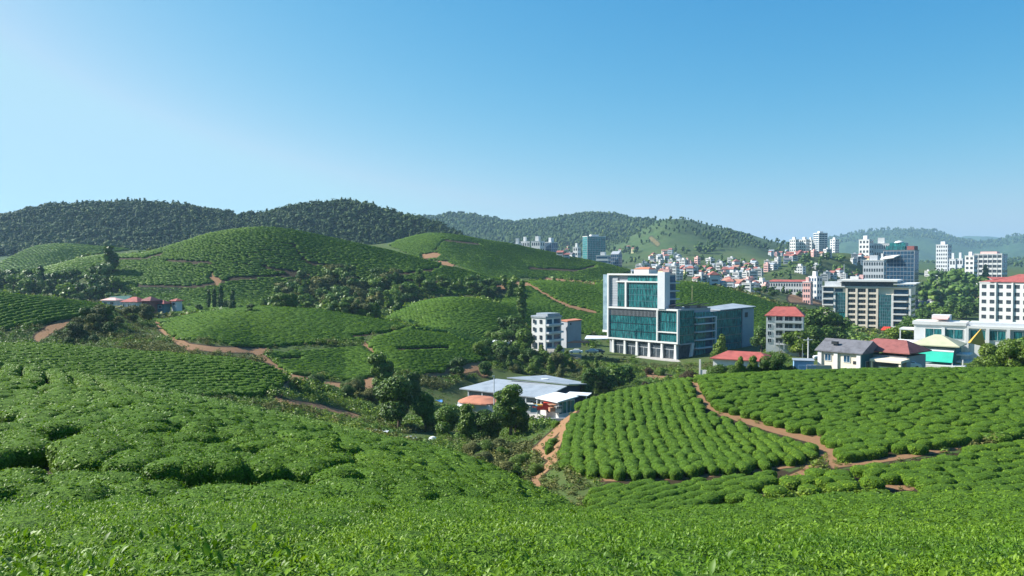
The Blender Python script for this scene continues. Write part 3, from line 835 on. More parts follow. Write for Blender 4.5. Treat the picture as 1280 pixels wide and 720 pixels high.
def grove(poly, n, hpx, kinds, leaves, label, group, y0, y1, gap=6., **kw):
    """n plants with their feet inside a photo polygon"""
    r_ = random.Random(len(label) * 7 + n)
    xs = [p[0] for p in poly]; ys = [p[1] for p in poly]; got = []; tries = 0
    while len(got) < n and tries < n * 40:
        tries += 1
        x, y = r_.uniform(min(xs), max(xs)), r_.uniform(min(ys), max(ys))
        if not inpoly(np.array([x]), np.array([y]), poly)[0]: continue
        if any(abs(x - a) < gap and abs(y - b) < gap * .45 for a, b in got): continue
        got.append((x, y))
    for x, y in sorted(got, key=lambda t: -t[1]):
        k = r_.choice(kinds)
        plant_px(x, y, r_.uniform(*hpx) * (.6 if k == 'shrub' and len(kinds) > 1 else 1), k, r_.choice(leaves), label, group, y0, y1, **kw)


# --- the wooded ridges (one mass far away)
wood_bag = Bag()
WT = []
for k in range(6):
    r_ = np.random.default_rng(300 + k)
    V, K, L = crown_arrays('broad' if k < 4 else 'tall', 60, .95, 400 + k)
    vs, fs, b = [], [], 0
    for c, rad in L[:9]:
        iv, fc = ICO[1]
        vs.append(iv * np.array(rad) * r_.uniform(.85, 1.1) * (1 + .18 * r_.normal(0, 1, (len(iv), 1))) + np.array(c)); fs.append(fc + b); b += len(iv)
    WT.append((np.concatenate(vs), np.concatenate(fs), np.zeros((0, 4), int)) if False else (np.concatenate(vs + [V]), np.concatenate(fs), K + b))
WFAR = [(lambda iv, fc, k: (np.concatenate([iv * [1.9, 1.9, 3] * (1 + .2 * np.random.default_rng(k).normal(0, 1, (len(iv), 1))) + [0, 0, 5], iv * [1.4, 1.4, 1.6] * (1 + .2 * np.random.default_rng(k + 9).normal(0, 1, (len(iv), 1))) + [1.5, -.6, 6.4]]), np.concatenate([fc, fc + len(iv)]), np.zeros((0, 4), int)))(*ICO[1], k) for k in range(5)]


def wood(y0, y1, px0, px1, gap, hgt, tpls, keep=1., mask=None, slot=0):
    u, v = np.meshgrid(np.arange((px0 - 660) / F * y1, (px1 - 620) / F * y1, gap), np.arange(y0, y1, gap))
    X = (u + rng.uniform(-.5, .5, u.shape) * gap).ravel(); Y = (v + rng.uniform(-.5, .5, u.shape) * gap).ravel()
    q = 640 + F * X / Y
    ok = (q > px0 + 14 * noise(Y / 30, Y * 0, 4)) & (q < px1 + 14 * noise(Y / 30, Y * 0, 8)) & (rng.uniform(0, 1, len(X)) < keep)
    X, Y = X[ok], Y[ok]
    Z = H(X, Y)
    if mask is not None:
        px, py = proj(X, Y, Z); k = mask(px, py, X, Y); X, Y, Z = X[k], Y[k], Z[k]
    n = len(X)
    h = hgt * rng.choice([.75, .9, 1., 1.12, 1.28], n) * rng.uniform(.85, 1.15, n) * (1 + .35 * noise(X / 40, Y / 40, 12))
    w = h * rng.uniform(.85, 1.2, n)
    t = rng.integers(0, len(tpls), n)
    for k in range(len(tpls)):
        s = t == k
        wood_bag.put(tpls[k], np.stack([X, Y, Z - .5], -1)[s], rng.uniform(0, 6.28, s.sum()), np.stack([w, w, h], -1)[s] / 10, (slot, slot))
    return n


nw = [wood(700, 960, -160, 602, 5.4, 8.2, WT[:5], mask=lambda px, py, X, Y: ~((Y < 800) & (px > 480) & (py > 300)) & ~((px < 130) & (Y < 745) & (py > 300))),
      wood(1680, 2290, 500, 815, 10.5, 12, WFAR), wood(1330, 1720, 850, 1010, 11, 11, WFAR, mask=lambda px, py, X, Y: fbm(X / 60, Y / 60, 7) > .0 + .0010 * (960 - px)),
      wood(1400, 1700, 750, 860, 12, 9, WFAR, mask=lambda px, py, X, Y: fbm(X / 60, Y / 60, 17) > .14),
      wood(1120, 2500, 1075, 1340, 15, 11, WFAR, mask=lambda px, py, X, Y: fbm(X / 90, Y / 90, 27) > -.12), wood(1200, 1750, 590, 800, 13, 10, WFAR, mask=lambda px, py, X, Y: fbm(X / 80, Y / 80, 29) > .0),
      wood(4300, 5100, 980, 1340, 27, 20, WFAR)]
o = link(bpy.data.objects.new('forest', wood_bag.data('forest', [WOODS], True)))
tag(o, 'dense dark woods covering the ridges behind the tea hills', 'woods', None, 'stuff')

# --- rough growth of the valley floors and banks
under = Bag()
UT = []
for k in range(6):
    V, K, L = crown_arrays('shrub', 70, .75, 500 + k); UT.append((V, np.zeros((0, 4), int), K))
UF = []
for k in range(4):
    V, K, L = crown_arrays('shrub', 16, 1.7, 520 + k); UF.append((V, np.zeros((0, 4), int), K))
SKIP = [[(560, 484), (620, 462), (738, 480), (736, 520), (712, 532), (640, 530), (560, 505)], [(655, 430), (735, 432), (740, 447), (665, 447)], [(745, 432), (945, 425), (960, 445), (850, 458), (745, 447)],
        [(500, 543), (545, 540), (545, 552), (500, 556)]]
for (y0, y1, gap, tp, sz) in ((58, 130, 1.05, UT, 1.0), (130, 265, 1.4, UT, 1.3), (265, 460, 3.0, UF, 2.4)):
    u, v = np.meshgrid(np.arange(-.8 * y1, .8 * y1, gap), np.arange(y0, y1, gap))
    X = (u + rng.uniform(-.5, .5, u.shape) * gap).ravel(); Y = (v + rng.uniform(-.5, .5, u.shape) * gap).ravel()
    k = np.abs(X) < .78 * Y; X, Y = X[k], Y[k]
    Z = H(X, Y); px, py = proj(X, Y, Z)
    k = (soil_at(px, py, Y) < .3) & (Y > np.interp(px, *CREST) + 6) & (fbm(X / 9, Y / 9, 21) > -.5)
    for pl in SKIP: k &= ~inpoly(px, py, pl)
    k &= ~((px > 990) & (Y < 240) & (Y > 125))
    X, Y, Z = X[k], Y[k], Z[k]
    n = len(X)
    hgt = sz * np.clip(.75 + 1.1 * fbm(X / 7, Y / 7, 22), .3, 2.2) * rng.uniform(.6, 1.3, n)
    w = hgt * rng.uniform(.9, 1.5, n) + .25
    sl = np.where(fbm(X / 16, Y / 16, 23) + rng.normal(0, .15, n) > .16, 2, np.where(rng.uniform(0, 1, n) < .35, 1, 0))
    t = rng.integers(0, len(tp), n)
    for a in range(len(tp)):
        for s_ in range(3):
            q = (t == a) & (sl == s_)
            under.put(tp[a], np.stack([X, Y, Z - .1], -1)[q], rng.uniform(0, 6.28, q.sum()), np.stack([w, w, hgt], -1)[q] / 10 * 1.35, (s_, s_))
# weeds on the bare earth
u, v = np.meshgrid(np.arange(-30, 60, .55), np.arange(56, 125, .55))
X = (u + rng.uniform(-.3, .3, u.shape)).ravel(); Y = (v + rng.uniform(-.3, .3, u.shape)).ravel()
Z = H(X, Y); px, py = proj(X, Y, Z)
patch = np.exp(-((px - 1022) / 22) ** 2 - ((py - 578) / 8) ** 2) + .5 * np.exp(-((px - 705) / 22) ** 2 - ((py - 580) / 25) ** 2)
k = (soil_at(px, py, Y) > .6) & (rng.uniform(0, 1, len(X)) < .07 + patch * .8) & (Y > np.interp(px, *CREST) + 6)
X, Y, Z, patch = X[k], Y[k], Z[k], patch[k]; n = len(X)
hgt = rng.uniform(.12, .4, n); t = rng.integers(0, 6, n); sl = np.where(rng.uniform(0, 1, n) < .5, 1, 2)
for a in range(6):
    for s_ in (1, 2):
        q = (t == a) & (sl == s_)
        under.put(UT[a], np.stack([X, Y, Z - .05], -1)[q], rng.uniform(0, 6.28, q.sum()), np.stack([hgt * 1.4, hgt * 1.4, hgt], -1)[q] / 10 * 1.5, (s_, s_))
o = link(bpy.data.objects.new('undergrowth', under.data('undergrowth', [LEAF['mid'], LEAF['bright'], LEAF['dry']], False)))
tag(o, 'wild scrub and weeds on the valley floor and banks', 'undergrowth', None, 'stuff')

# --- single trees and shrubs, nearest first
for (px, py, h, kind, leaf, lab) in (
    (498, 536, 72, 'broad', 'dark', 'large dark round tree at the foot of the bare earth cut'),
    (476, 500, 60, 'airy', 'mid', 'slender thin-leaved tree in front of the bare earth bank'),
    (518, 508, 46, 'tall', 'dark', 'dark tree behind the large round one, below the earth cut'),
    (532, 540, 52, 'tall', 'mid', 'narrow green tree beside the large dark round tree'),
    (560, 548, 44, 'broad', 'mid', 'mid green bushy tree beside the white domed cover'),
    (586, 556, 48, 'tall', 'bright', 'light green pointed tree in front of the terracotta roof'),
    (606, 558, 44, 'broad', 'dark', 'dark spreading tree in front of the factory yard'),
    (638, 546, 66, 'airy', 'mid', 'tall loose tree standing in front of the long grey factory roof'),
    (645, 543, 48, 'tall', 'bright', 'bright slim tree close against the tall loose tree'),
    (575, 470, 26, 'broad', 'dark', 'small tree beside the end of the tea hill, above the grey roof'),
    (605, 472, 22, 'broad', 'mid', 'round tree just behind the factory roof'),
    (752, 492, 36, 'broad', 'dark', 'dark tree beside the small white shop roof'),
    (768, 486, 34, 'broad', 'mid', 'green tree on the bank above the fan-shaped tea plot'),
    (736, 498, 40, 'tall', 'dark', 'tall dark tree just beyond the teal glass shop'),
    (784, 480, 26, 'broad', 'dark', 'low dark tree by the pink shrubs of the bank'),
    (862, 476, 28, 'shrub', 'red', 'brownish purple bush at the corner below the glass office block'),
    (902, 452, 34, 'tall', 'bright', 'yellow-green tree in front of the dark glass wing'),
    (893, 449, 20, 'tall', 'mid', 'small slim tree at the entrance of the glass office block'),
    (652, 402, 52, 'column', 'mid', 'tall slim poplar on the tea slope behind the white villa'),
    (645, 430, 40, 'broad', 'dark', 'dark tree beside the white villa'),
    (655, 442, 34, 'broad', 'mid', 'green tree in front of the white villa'),
    (629, 436, 26, 'broad', 'mid', 'rounded tree below the small shed with white roof'),
    (698, 436, 14, 'tall', 'mid', 'little tree at the corner of the white villa'),
    (1262, 466, 46, 'broad', 'bright', 'big yellow-green tree at the edge of the tea field by the pavilion'),
    (1236, 466, 40, 'broad', 'bright', 'rounded yellow-green tree next to the pavilion'),
    (1290, 470, 50, 'broad', 'mid', 'green tree cut by the picture edge beside the big yellow-green one'),
    (1218, 464, 22, 'shrub', 'mid', 'dark bush close beside the pavilion'),
    (1278, 452, 30, 'broad', 'bright', 'light green tree in front of the long white hall'),
    (925, 480, 28, 'tall', 'mid', 'small tree against the white wall under the red roof'),
    (915, 482, 24, 'shrub', 'mid', 'bush at the open end of the low red-roofed house'),
    (941, 480, 30, 'tall', 'mid', 'small dense tree in front of the low red-roofed house'),
    (957, 478, 30, 'broad', 'dark', 'dark bushy tree at the end of the low red-roofed house'),
    (975, 474, 32, 'broad', 'dark', 'dark tree between the red-roofed house and blue fence'),
    (899, 484, 26, 'shrub', 'dark', 'dark shrub behind the crest of the tea field'),
    (990, 474, 18, 'shrub', 'dry', 'olive shrub next to the blue fence'),
    (1000, 446, 36, 'broad', 'bright', 'yellowish tree in front of the four-storey red-roofed house'),
    (1030, 432, 52, 'broad', 'dark', 'large dark tree between the red-roofed house and the beige block'),
    (1043, 428, 40, 'broad', 'mid', 'green tree at the foot of the beige block'),
    (1016, 438, 34, 'broad', 'dark', 'dark tree behind the utility pole'),
    (964, 434, 30, 'tall', 'mid', 'green tree beside the four-storey red-roofed house'),
    (952, 440, 36, 'broad', 'dark', 'dark tree at the grey end wall of the glass wing'),
    (1122, 440, 34, 'broad', 'bright', 'light green tree at the right foot of the beige block'),
    (1135, 436, 40, 'broad', 'dark', 'dark tree between the beige block and white hall'),
    (1150, 430, 36, 'broad', 'mid', 'green tree behind the pavilion roof'),
    (1104, 442, 22, 'broad', 'dark', 'small dark tree behind the maroon roof'),
):
    y0, y1 = (125, 176) if (py > 462 and px > 860) else (118, 420)
    if py <= 462: y0 = 178
    plant_px(px, py, h, kind, leaf, lab, None, y0, y1)
for px, h in ((261, 24), (268, 26), (276, 30), (291, 25)):
    plant_px(px, 386, h, 'column', 'dark', {261: 'short cypress at the end of the row by the bare earth gully', 268: 'dark cypress in the row above the dirt scar', 276: 'tallest cypress of the row on the big tea hill', 291: 'lone cypress apart from the row on the big tea hill'}[px], 'cypresses on the big tea hill', 300, 420)
plant_px(136, 344, 38, 'tall', 'dark', 'tall dark tree rising above the grove beside the big tea hill', None, 300, 460)
plant_px(123, 360, 34, 'broad', 'dark', 'broad dark tree in the grove beside the big tea hill', None, 300, 460)
grove([(-60, 352), (60, 356), (130, 350), (146, 362), (150, 378), (110, 384), (60, 372), (-60, 366)], 44, (15, 26), ['broad', 'tall', 'broad'], ['dark', 'dark', 'mid'], 'dark tree in the grove between the striped tea plot and the big hill', 'dark grove behind the striped tea plot', 225, 460)
grove([(330, 388), (360, 360), (405, 346), (470, 350), (510, 356), (545, 364), (520, 378), (490, 396), (470, 404), (400, 392)], 95, (16, 25), ['broad', 'broad', 'tall'], ['mid', 'mid', 'dry', 'dark'], 'tree in the grey-green grove filling the hollow behind the round tea hill', 'grove in the hollow of the tea hills', 255, 440, gap=5.)
grove([(520, 366), (545, 358), (640, 360), (650, 372), (600, 372), (560, 370)], 22, (12, 19), ['broad', 'tall'], ['dark', 'mid'], 'tree in the dark row above the low tea hill', 'row of trees above the low tea hill', 270, 470)
grove([(75, 432), (90, 402), (150, 390), (205, 388), (210, 398), (180, 408), (140, 428)], 16, (16, 27), ['shrub', 'broad'], ['mid', 'dry', 'dark'], 'rounded grey-green shrub below the red-roofed farm', 'shrubs below the farm', 160, 300)
grove([(150, 384), (250, 378), (330, 384), (320, 392), (200, 394)], 12, (9, 15), ['shrub', 'broad'], ['mid', 'dark'], 'small tree around the red-roofed farm', 'trees around the farm', 230, 380)
grove([(360, 478), (400, 472), (470, 490), (480, 512), (420, 505), (370, 490)], 9, (14, 24), ['shrub'], ['mid', 'dark', 'dry'], 'round wild shrub on the grassy bank below the dirt road', 'wild shrubs on the grassy bank', 105, 200)
grove([(560, 578), (620, 560), (670, 575), (690, 600), (650, 605), (600, 590)], 14, (14, 24), ['shrub'], ['mid', 'dry', 'mid'], 'pale wild shrub in the gully below the factory yard', 'wild shrubs in the gully', 62, 160)
grove([(600, 468), (660, 448), (740, 452), (780, 470), (740, 484), (660, 470)], 24, (14, 26), ['shrub', 'broad', 'tall'], ['mid', 'dark', 'bright', 'dry'], 'bushy tree on the green bank behind the factory roof', 'trees on the bank behind the factory', 176, 250)
grove([(600, 452), (612, 420), (660, 446), (650, 458)], 9, (16, 24), ['broad', 'shrub'], ['mid', 'dark'], 'tree on the slope beside the white villa', 'trees beside the villa', 176, 280)
grove([(765, 462), (840, 470), (850, 480), (800, 486), (770, 482)], 7, (8, 14), ['shrub'], ['dry', 'mid', 'red'], 'low shrub on the reddish bank below the glass office block', 'shrubs on the reddish bank', 150, 260)
grove([(1130, 420), (1145, 395), (1150, 362), (1180, 350), (1240, 352), (1240, 392), (1200, 400), (1160, 412)], 56, (16, 27), ['broad', 'broad', 'tall'], ['dark', 'mid', 'dark'], 'tree in the green belt between the office towers and the apartment block', 'green belt between the towers', 420, 1000)
grove([(905, 364), (945, 372), (1010, 372), (1012, 362), (960, 366)], 16, (7, 12), ['broad', 'tall'], ['dark', 'mid'], 'dark tree in front of the long white terrace with red roof', 'trees in front of the long terrace', 430, 720)
grove([(945, 356), (1000, 350), (1075, 350), (1075, 332), (1030, 322), (960, 330)], 26, (7, 13), ['broad'], ['dark', 'mid', 'dark'], 'dark tree on the green hill below the white towers', 'trees on the hill below the towers', 640, 1100)
grove([(800, 345), (850, 350), (940, 356), (940, 330), (880, 322), (850, 330), (800, 330)], 60, (7, 12), ['broad', 'tall'], ['dark', 'mid'], 'dark tree among the crowded hillside houses', 'trees among the hillside houses', 600, 1400, gap=4.5)
grove([(840, 322), (880, 318), (900, 316), (900, 310), (860, 310), (840, 314)], 10, (8, 13), ['broad'], ['dark'], 'dark tree above the topmost hillside houses', 'trees above the hillside houses', 1000, 1700)
fb = Bag()
for i, (p, h, leaf) in enumerate(far_trees):
    k = h / 10.
    fb.put(WT[i % 6], np.array([p]), np.array([i * 1.3]), np.array([[k * 1.15, k * 1.15, k]]), (('dark', 'mid', 'bright').index(leaf if leaf in ('dark', 'mid') else 'mid'),) * 2)
o = link(bpy.data.objects.new('town_trees', fb.data('town_trees', [LEAF['dark'], LEAF['mid']], True)))
tag(o, 'small far trees between the houses of the hillside town', 'trees', None, 'stuff')
print('FAR', len(far_trees), 'WOOD', nw, 'trees', n_tree)
# ================================================================== buildings
WHITE = plain('white_paint', (.60, .60, .58), .6, .05, .35)
CREAM = plain('cream_plaster', (.66, .58, .47), .7, .07, .3)
PALE = plain('pale_grey_plaster', (.52, .54, .56), .7, .07, .3)
GREY = plain('grey_plaster', (.30, .32, .35), .7, .08, .3)
SLATE = plain('grey_roof_tile', (.13, .13, .145), .7, .22, .9)
MAROON = plain('maroon_roof_tile', (.24, .085, .075), .7, .22, .9)
RED = plain('red_roof_tile', (.33, .085, .07), .7, .24, .5)
ORANGE = plain('terracotta_roof', (.42, .17, .10), .75, .12, .5)
PINK = plain('pink_plaster', (.68, .40, .36), .7, .08, .4)
BLUEW = plain('blue_paint', (.20, .36, .55), .6, .08, .4)
YELL = plain('pale_yellow_plaster', (.66, .58, .32), .7, .08, .4)
METAL = plain('pale_metal_roof', (.29, .32, .35), .45, .16, .35, .5)
WROOF = plain('white_metal_roof', (.74, .76, .78), .45, .05, .5, .5)
OLIVE = plain('olive_roof', (.42, .42, .28), .7, .08, .5)
AWN = plain('green_awning', (.02, .42, .30), .6, .08, .6)
TENT = plain('ochre_canvas', (.42, .27, .05), .8, .1, .5)
CONC = plain('concrete', (.38, .36, .33), .85, .1, .4)
TEALW = plain('teal_wall', (.06, .17, .19), .7, .1, .5)
DARK = plain('dark_opening', (.025, .03, .035), .5, .2, .5)
STEEL = plain('grey_steel', (.32, .34, .36), .45, .08, 1., .5, .6)
REDP = plain('red_paint', (.55, .05, .03), .5, .08, 1.)
RUBBER = plain('black_rubber', (.02, .02, .02), .8, .1, 3.)
CARS = plain('silver_car_paint', (.50, .52, .54), .3, .03, 1., .6, .5)
CARW = plain('white_car_paint', (.75, .75, .75), .3, .03, 1., .6)
CARD = plain('dark_car_paint', (.05, .06, .08), .3, .03, 1., .6)


def glass(name, dark, light, sc=(1.2, 1.2, .25), rough=.08, spec=.6):
    """tinted glazing with blinds and rooms showing unevenly behind it"""
    m = Nodes(name)
    mp = m.n('ShaderNodeMapping'); mp.inputs['Scale'].default_value = sc
    m.l(m.n('ShaderNodeTexCoord').outputs['Object'], mp.inputs[0])
    f = m.noise(1., 3, .7, vec=mp.outputs[0])
    c = m.ramp(f, [(.36, dark), (.52, tuple((a + b) / 2 for a, b in zip(dark, light))), (.66, light)])
    b = m.bsdf(c, rough, spec)
    return m.done(b)


TEAL = glass('teal_glass', (.002, .03, .04), (.035, .21, .215), (2.2, 2.2, .35), .06)
TEALD = glass('dark_teal_glass', (.003, .04, .05), (.045, .29, .28), (1.4, 1.4, .4), .06, .3)
BLUEG = glass('blue_glass', (.008, .03, .06), (.03, .10, .18), (.5, .5, .6), .08, .4)
GLASS = glass('window_glass', (.02, .028, .035), (.07, .09, .11), (.9, .9, .9), .12)
FINGL = glass('pale_blue_glass', (.16, .24, .29), (.28, .38, .43), (.4, .4, .4), .15)
LOUV = plain('louvre_slats', (.10, .085, .075), .6, .1, 1.)


def root(name, label, cat, pxc, Y, rz, W, D, group=None, zb=None, corner=1):
    """an Empty under the middle of a W x D footprint whose near corner shows at photo px at distance Y"""
    X = float(ray(pxc, 360)[0]) * Y
    c, s = math.cos(rz), math.sin(rz)
    lx, ly = corner * W / 2, -D / 2
    ox, oy = X - (lx * c - ly * s), Y - (lx * s + ly * c)
    if zb is None:
        zb = min(gz(ox + (a * c - b * s), oy + (a * s + b * c)) for a in (-W / 2, 0, W / 2) for b in (-D / 2, 0, D / 2))
    return empty(name, (ox, oy, zb), rz, label, cat, group)


FACE = {'F': lambda u, z, W, D, o: ((u, -D / 2 - o, z), 0.), 'R': lambda u, z, W, D, o: ((W / 2 + o, u, z), math.pi / 2),
        'L': lambda u, z, W, D, o: ((-W / 2 - o, u, z), -math.pi / 2)}
WIN = {}


def window(par, face, u, z, w, h, W, D, gl=None, fr=None, name='window', out=.02, bars=1, sill=False):
    gl = gl or GLASS
    k = (round(w, 2), round(h, 2), gl.name, fr.name if fr else '', bars)
    if k not in WIN:
        p = MB().box(-w / 2, -.04, -h / 2, w / 2, .06, h / 2).data('window', gl)
        q = None
        if fr:
            b = MB(); t = min(.09, w * .12)
            b.box(-w / 2 - t, -.09, -h / 2 - t, w / 2 + t, .05, -h / 2); b.box(-w / 2 - t, -.09, h / 2, w / 2 + t, .05, h / 2 + t)
            b.box(-w / 2 - t, -.085, -h / 2, -w / 2, .05, h / 2); b.box(w / 2, -.085, -h / 2, w / 2 + t, .05, h / 2)
            for i in range(1, bars + 1):
                x = -w / 2 + w * i / (bars + 1); b.box(x - t / 3, -.075, -h / 2, x + t / 3, .05, h / 2)
            q = b.data('window_frame', fr)
        WIN[k] = (p, q)
    p, q = WIN[k]
    loc, r = FACE[face](u, z, W, D, out)
    o = link(bpy.data.objects.new(name, p), par); o.location = loc; o.rotation_euler = (0, 0, r)
    if q: link(bpy.data.objects.new('frame', q), o)
    return o


def win_rows(par, face, span, n, zs, w, h, W, D, gl=None, fr=None, name='window', **kw):
    for z in zs:
        for i in range(n):
            window(par, face, span[0] + (span[1] - span[0]) * (i + .5) / n, z, w, h, W, D, gl, fr, name, **kw)


def block(name, label, px0, pxc, px1, top, Y, a, floors, nf=4, ns=3, wall=None, side=None, gl=None, style='grid', cat='building', group=None, zb=None, parapet=WHITE, extra=True, sink=5., base=None):
    """a storeyed block seen over its near corner: front face between px0 and pxc, right face between pxc and px1"""
    wall = wall or WHITE
    if base: Y = hit(pxc, base, 450, 1900).y
    ar = RAD(a)
    turn = math.atan((pxc - 640) / F)
    W = (pxc - px0) * Y / F / math.cos(ar); D = max(4., (px1 - pxc) * Y / F / max(.12, math.sin(ar)))
    r = root(name, label, cat, pxc, Y, -ar - turn, W, D, group, zb)
    Hh = float(ray(pxc, top)[1]) * Y - r.location.z
    b = MB().box(-W / 2, -D / 2, -sink, W / 2, D / 2, Hh, 0)
    b.build('wall', [wall], r)
    fh = Hh / floors
    zs = [fh * (i + .52) for i in range(floors)]
    if style == 'grid':
        win_rows(r, 'F', (-W / 2 + .3, W / 2 - .3), nf, zs, W / nf * .56, fh * .5, W, D, gl)
        win_rows(r, 'R', (-D / 2 + .3, D / 2 - .3), ns, zs, D / ns * .5, fh * .5, W, D, gl)
    elif style == 'bands':
        for z in zs:
            window(r, 'F', 0, z, W - .8, fh * .5, W, D, gl, None, 'window_band')
            window(r, 'R', 0, z, D - .8, fh * .5, W, D, gl, None, 'window_band')
    elif style == 'piers':   # bands of glass behind piers
        for z in zs:
            window(r, 'F', 0, z, W - .6, fh * .58, W, D, gl, None, 'window_band')
            window(r, 'R', 0, z, D - .6, fh * .58, W, D, gl, None, 'window_band')
        p = MB()
        for i in range(nf + 1):
            x = -W / 2 + .2 + (W - .4) * i / nf; p.box(x - .22, -D / 2 - .3, 0, x + .22, -D / 2 - .003, Hh)
        for i in range(ns + 1):
            y = -D / 2 + .2 + (D - .4) * i / ns; p.box(W / 2 + .003, y - .22, 0, W / 2 + .3, y + .22, Hh)
        p.build('facade_piers', [wall], r)
    elif style == 'curtain':
        g = MB().box(-W / 2 + .3, -D / 2 - .08, .4, W / 2 - .3, -D / 2 - .004, Hh - .5); g.build('glass_facade', [gl or BLUEG], r)
        g = MB().box(W / 2 + .004, -D / 2 + .3, .4, W / 2 + .08, D / 2 - .3, Hh - .5); g.build('side_glass_facade', [gl or BLUEG], r)
        p = MB()
        for i in range(1, floors): p.box(-W / 2 + .3, -D / 2 - .13, i * fh - .16, W / 2 - .3, -D / 2 - .085, i * fh + .16); p.box(W / 2 + .085, -D / 2 + .3, i * fh - .16, W / 2 + .13, D / 2 - .3, i * fh + .16)
        for i in range(1, nf): x = -W / 2 + W * i / nf; p.box(x - .1, -D / 2 - .17, .4, x + .1, -D / 2 - .135, Hh - .5)
        for i in range(1, ns): y = -D / 2 + D * i / ns; p.box(W / 2 + .135, y - .1, .4, W / 2 + .17, y + .1, Hh - .5)
        p.build('mullions', [side or STEEL], r)
    q = MB().box(-W / 2 - .25, -D / 2 - .25, Hh, W / 2 + .25, D / 2 + .25, Hh + .5); q.build('roof', [parapet], r)
    if extra:
        MB().box(-W * .22, -D * .2, Hh + .5, W * .16, D * .22, Hh + .5 + fh * .8).build('roof_housing', [wall], r)
    return r, W, D, Hh


# ------------------------------------------------------------------ the glass office block
rz = -math.atan2(.73, .684)
R0 = empty('office_building', at(848, 449.5, 270), rz, 'glass office block with teal glazing in white frames and a raised tower', 'office building')
MB().box(-30.6, .6, -.5, -.6, 20, 16.4).box(-.598, .6, 5.2, -.3, 9, 16.4).build('wall', [GREY], R0)
MB().box(-34, -5, -3.5, 3.5, 3, -.02).build('plinth', [CONC], R0)
f = MB()
f.box(-31, -.5, 5.2, 0, .6, 5.75); f.box(-31, -.5, 16.4, 0, .6, 17.0); f.box(-31, -.48, 5.75, -30.4, .6, 16.4); f.box(-8.9, -.48, 5.75, -8.35, .6, 16.4); f.box(-.45, -.48, 5.75, 0, .6, 16.4); f.box(-8.35, -.46, 8.8, -.45, .5, 9.2)
f.build('facade_frame', [WHITE], R0)
g = MB().box(-29.6, .1, 13.9, -9.3, .35, 15.9)
g.build('louvre_screen', [LOUV], R0)
g = MB()
for i in range(34): x = -29.4 + i * .6; g.box(x, -.1, 13.95, x + .16, .08, 15.85)
g.build('slat', [STEEL], R0)
for z0, z1 in ((5.8, 8.3), (8.6, 11.05), (11.35, 13.8)):
    o = MB().box(-30.3, .12, z0, -9.2, .4, z1).build('glass_panel', [TEAL], R0)
    b = MB()
    for i in range(1, 18): x = -30 + 20.8 * i / 18; b.box(x - .04, .04, z0, x + .04, .118, z1)
    b.build('mullions', [TEALW], o)
for z0, z1 in ((5.8, 8.75), (9.25, 12.4), (12.65, 16.35)):
    o = MB().box(-8.3, .12, z0, -.5, .4, z1).build('glass_panel', [TEAL], R0)
    b = MB()
    for i in range(1, 7): x = -8.2 + 7.4 * i / 7; b.box(x - .04, .04, z0, x + .04, .118, z1)
    b.build('mullions', [TEALW], o)
for x in (-28.4, -23, -17.6, -12.2, -6.8, -1.2):
    c = MB(); c.add([(x - .55, -.3, 0), (x + .55, -.3, 0), (x + .55, .5, 0), (x - .55, .5, 0), (x - .35, -.3, 5), (x + .35, -.3, 5), (x + .35, .5, 5), (x - .35, .5, 5)], [(3, 2, 1, 0), (4, 5, 6, 7), (0, 1, 5, 4), (1, 2, 6, 5), (2, 3, 7, 6), (3, 0, 4, 7)])
    c.build('column', [WHITE], R0)
for x in (-25.7, -20.3, -14.9, -9.5, -4.0):
    o = MB().box(-2.3, -.1, 0, 2.3, .1, 4.6).build('shopfront_window', [GLASS], R0, (x, .45, .2))
    MB().box(-2.3, -.16, 2.9, 2.3, -.103, 3.05).box(-.05, -.16, 0, .05, -.103, 2.9).build('frame', [PALE], o)
# right side: plain glass, framed balconies, long wing, end wall
for i in range(4):
    o = MB().box(.0, .8, 5.3 + i * 2.85, .18, 8.9, 7.95 + i * 2.85).build('side_glass_panel', [TEALD], R0)
    b = MB()
    for k in range(1, 6): b.box(.182, .8 + k * 1.35, 5.3 + i * 2.85, .24, .86 + k * 1.35, 7.95 + i * 2.85)
    b.build('mullions', [TEALW], o)
MB().box(-.6, 1.0, -.5, -.35, 9, 4.78).build('side_shopfront', [GLASS], R0)
MB().box(-.3, 9.1, 13.98, .3, 21, 15.6).build('balcony_glass', [TEALD], R0)
MB().box(-.5, .6, 16.4, .3, 9, 17.05).box(-.5, .6, 4.8, .3, 9, 5.28).build('side_frame', [GREY], R0)
c = MB(); c.add([(-.2, 6.2, 0), (.5, 6.2, 0), (.5, 7.4, 0), (-.2, 7.4, 0), (-.2, 7.6, 5), (.5, 7.6, 5), (.5, 8.8, 5), (-.2, 8.8, 5)], [(3, 2, 1, 0), (4, 5, 6, 7), (0, 1, 5, 4), (1, 2, 6, 5), (2, 3, 7, 6), (3, 0, 4, 7)])
c.build('slanted_column', [WHITE], R0)
MB().box(-12, 9, -2.5, -.3, 40, 15.6).build('wing_wall', [GREY], R0)
f = MB()
for z in (3.0, 5.8, 8.6, 11.4, 13.6): f.box(-.3, 9.2, z, 1.6, 20.6, z + .4)
f.box(1.15, 20.2, 0, 1.62, 20.8, 14.0)
f.build('balcony_frame', [PALE], R0)
for z in (.4, 3.4, 6.2, 9.0, 11.8):
    MB().box(-.3, 9.4, z, .6, 15.2, z + 2.1).build('balcony_glass', [TEALD], R0)
    MB().box(-.3, 15.3, z, .25, 20.1, z + 2.1).build('balcony_glass', [BLUEG], R0)
for i in range(5):
    o = MB().box(-.3, 21.2, .6 + i * 3.02, .1, 39.6, 3.35 + i * 3.02).build('wing_glass_panel', [TEALD], R0)
    b = MB()
    for k in range(1, 13): b.box(.102, 21.2 + k * 1.42, .6 + i * 3.02, .15, 21.26 + k * 1.42, 3.35 + i * 3.02)
    b.build('mullions', [TEALW], o)
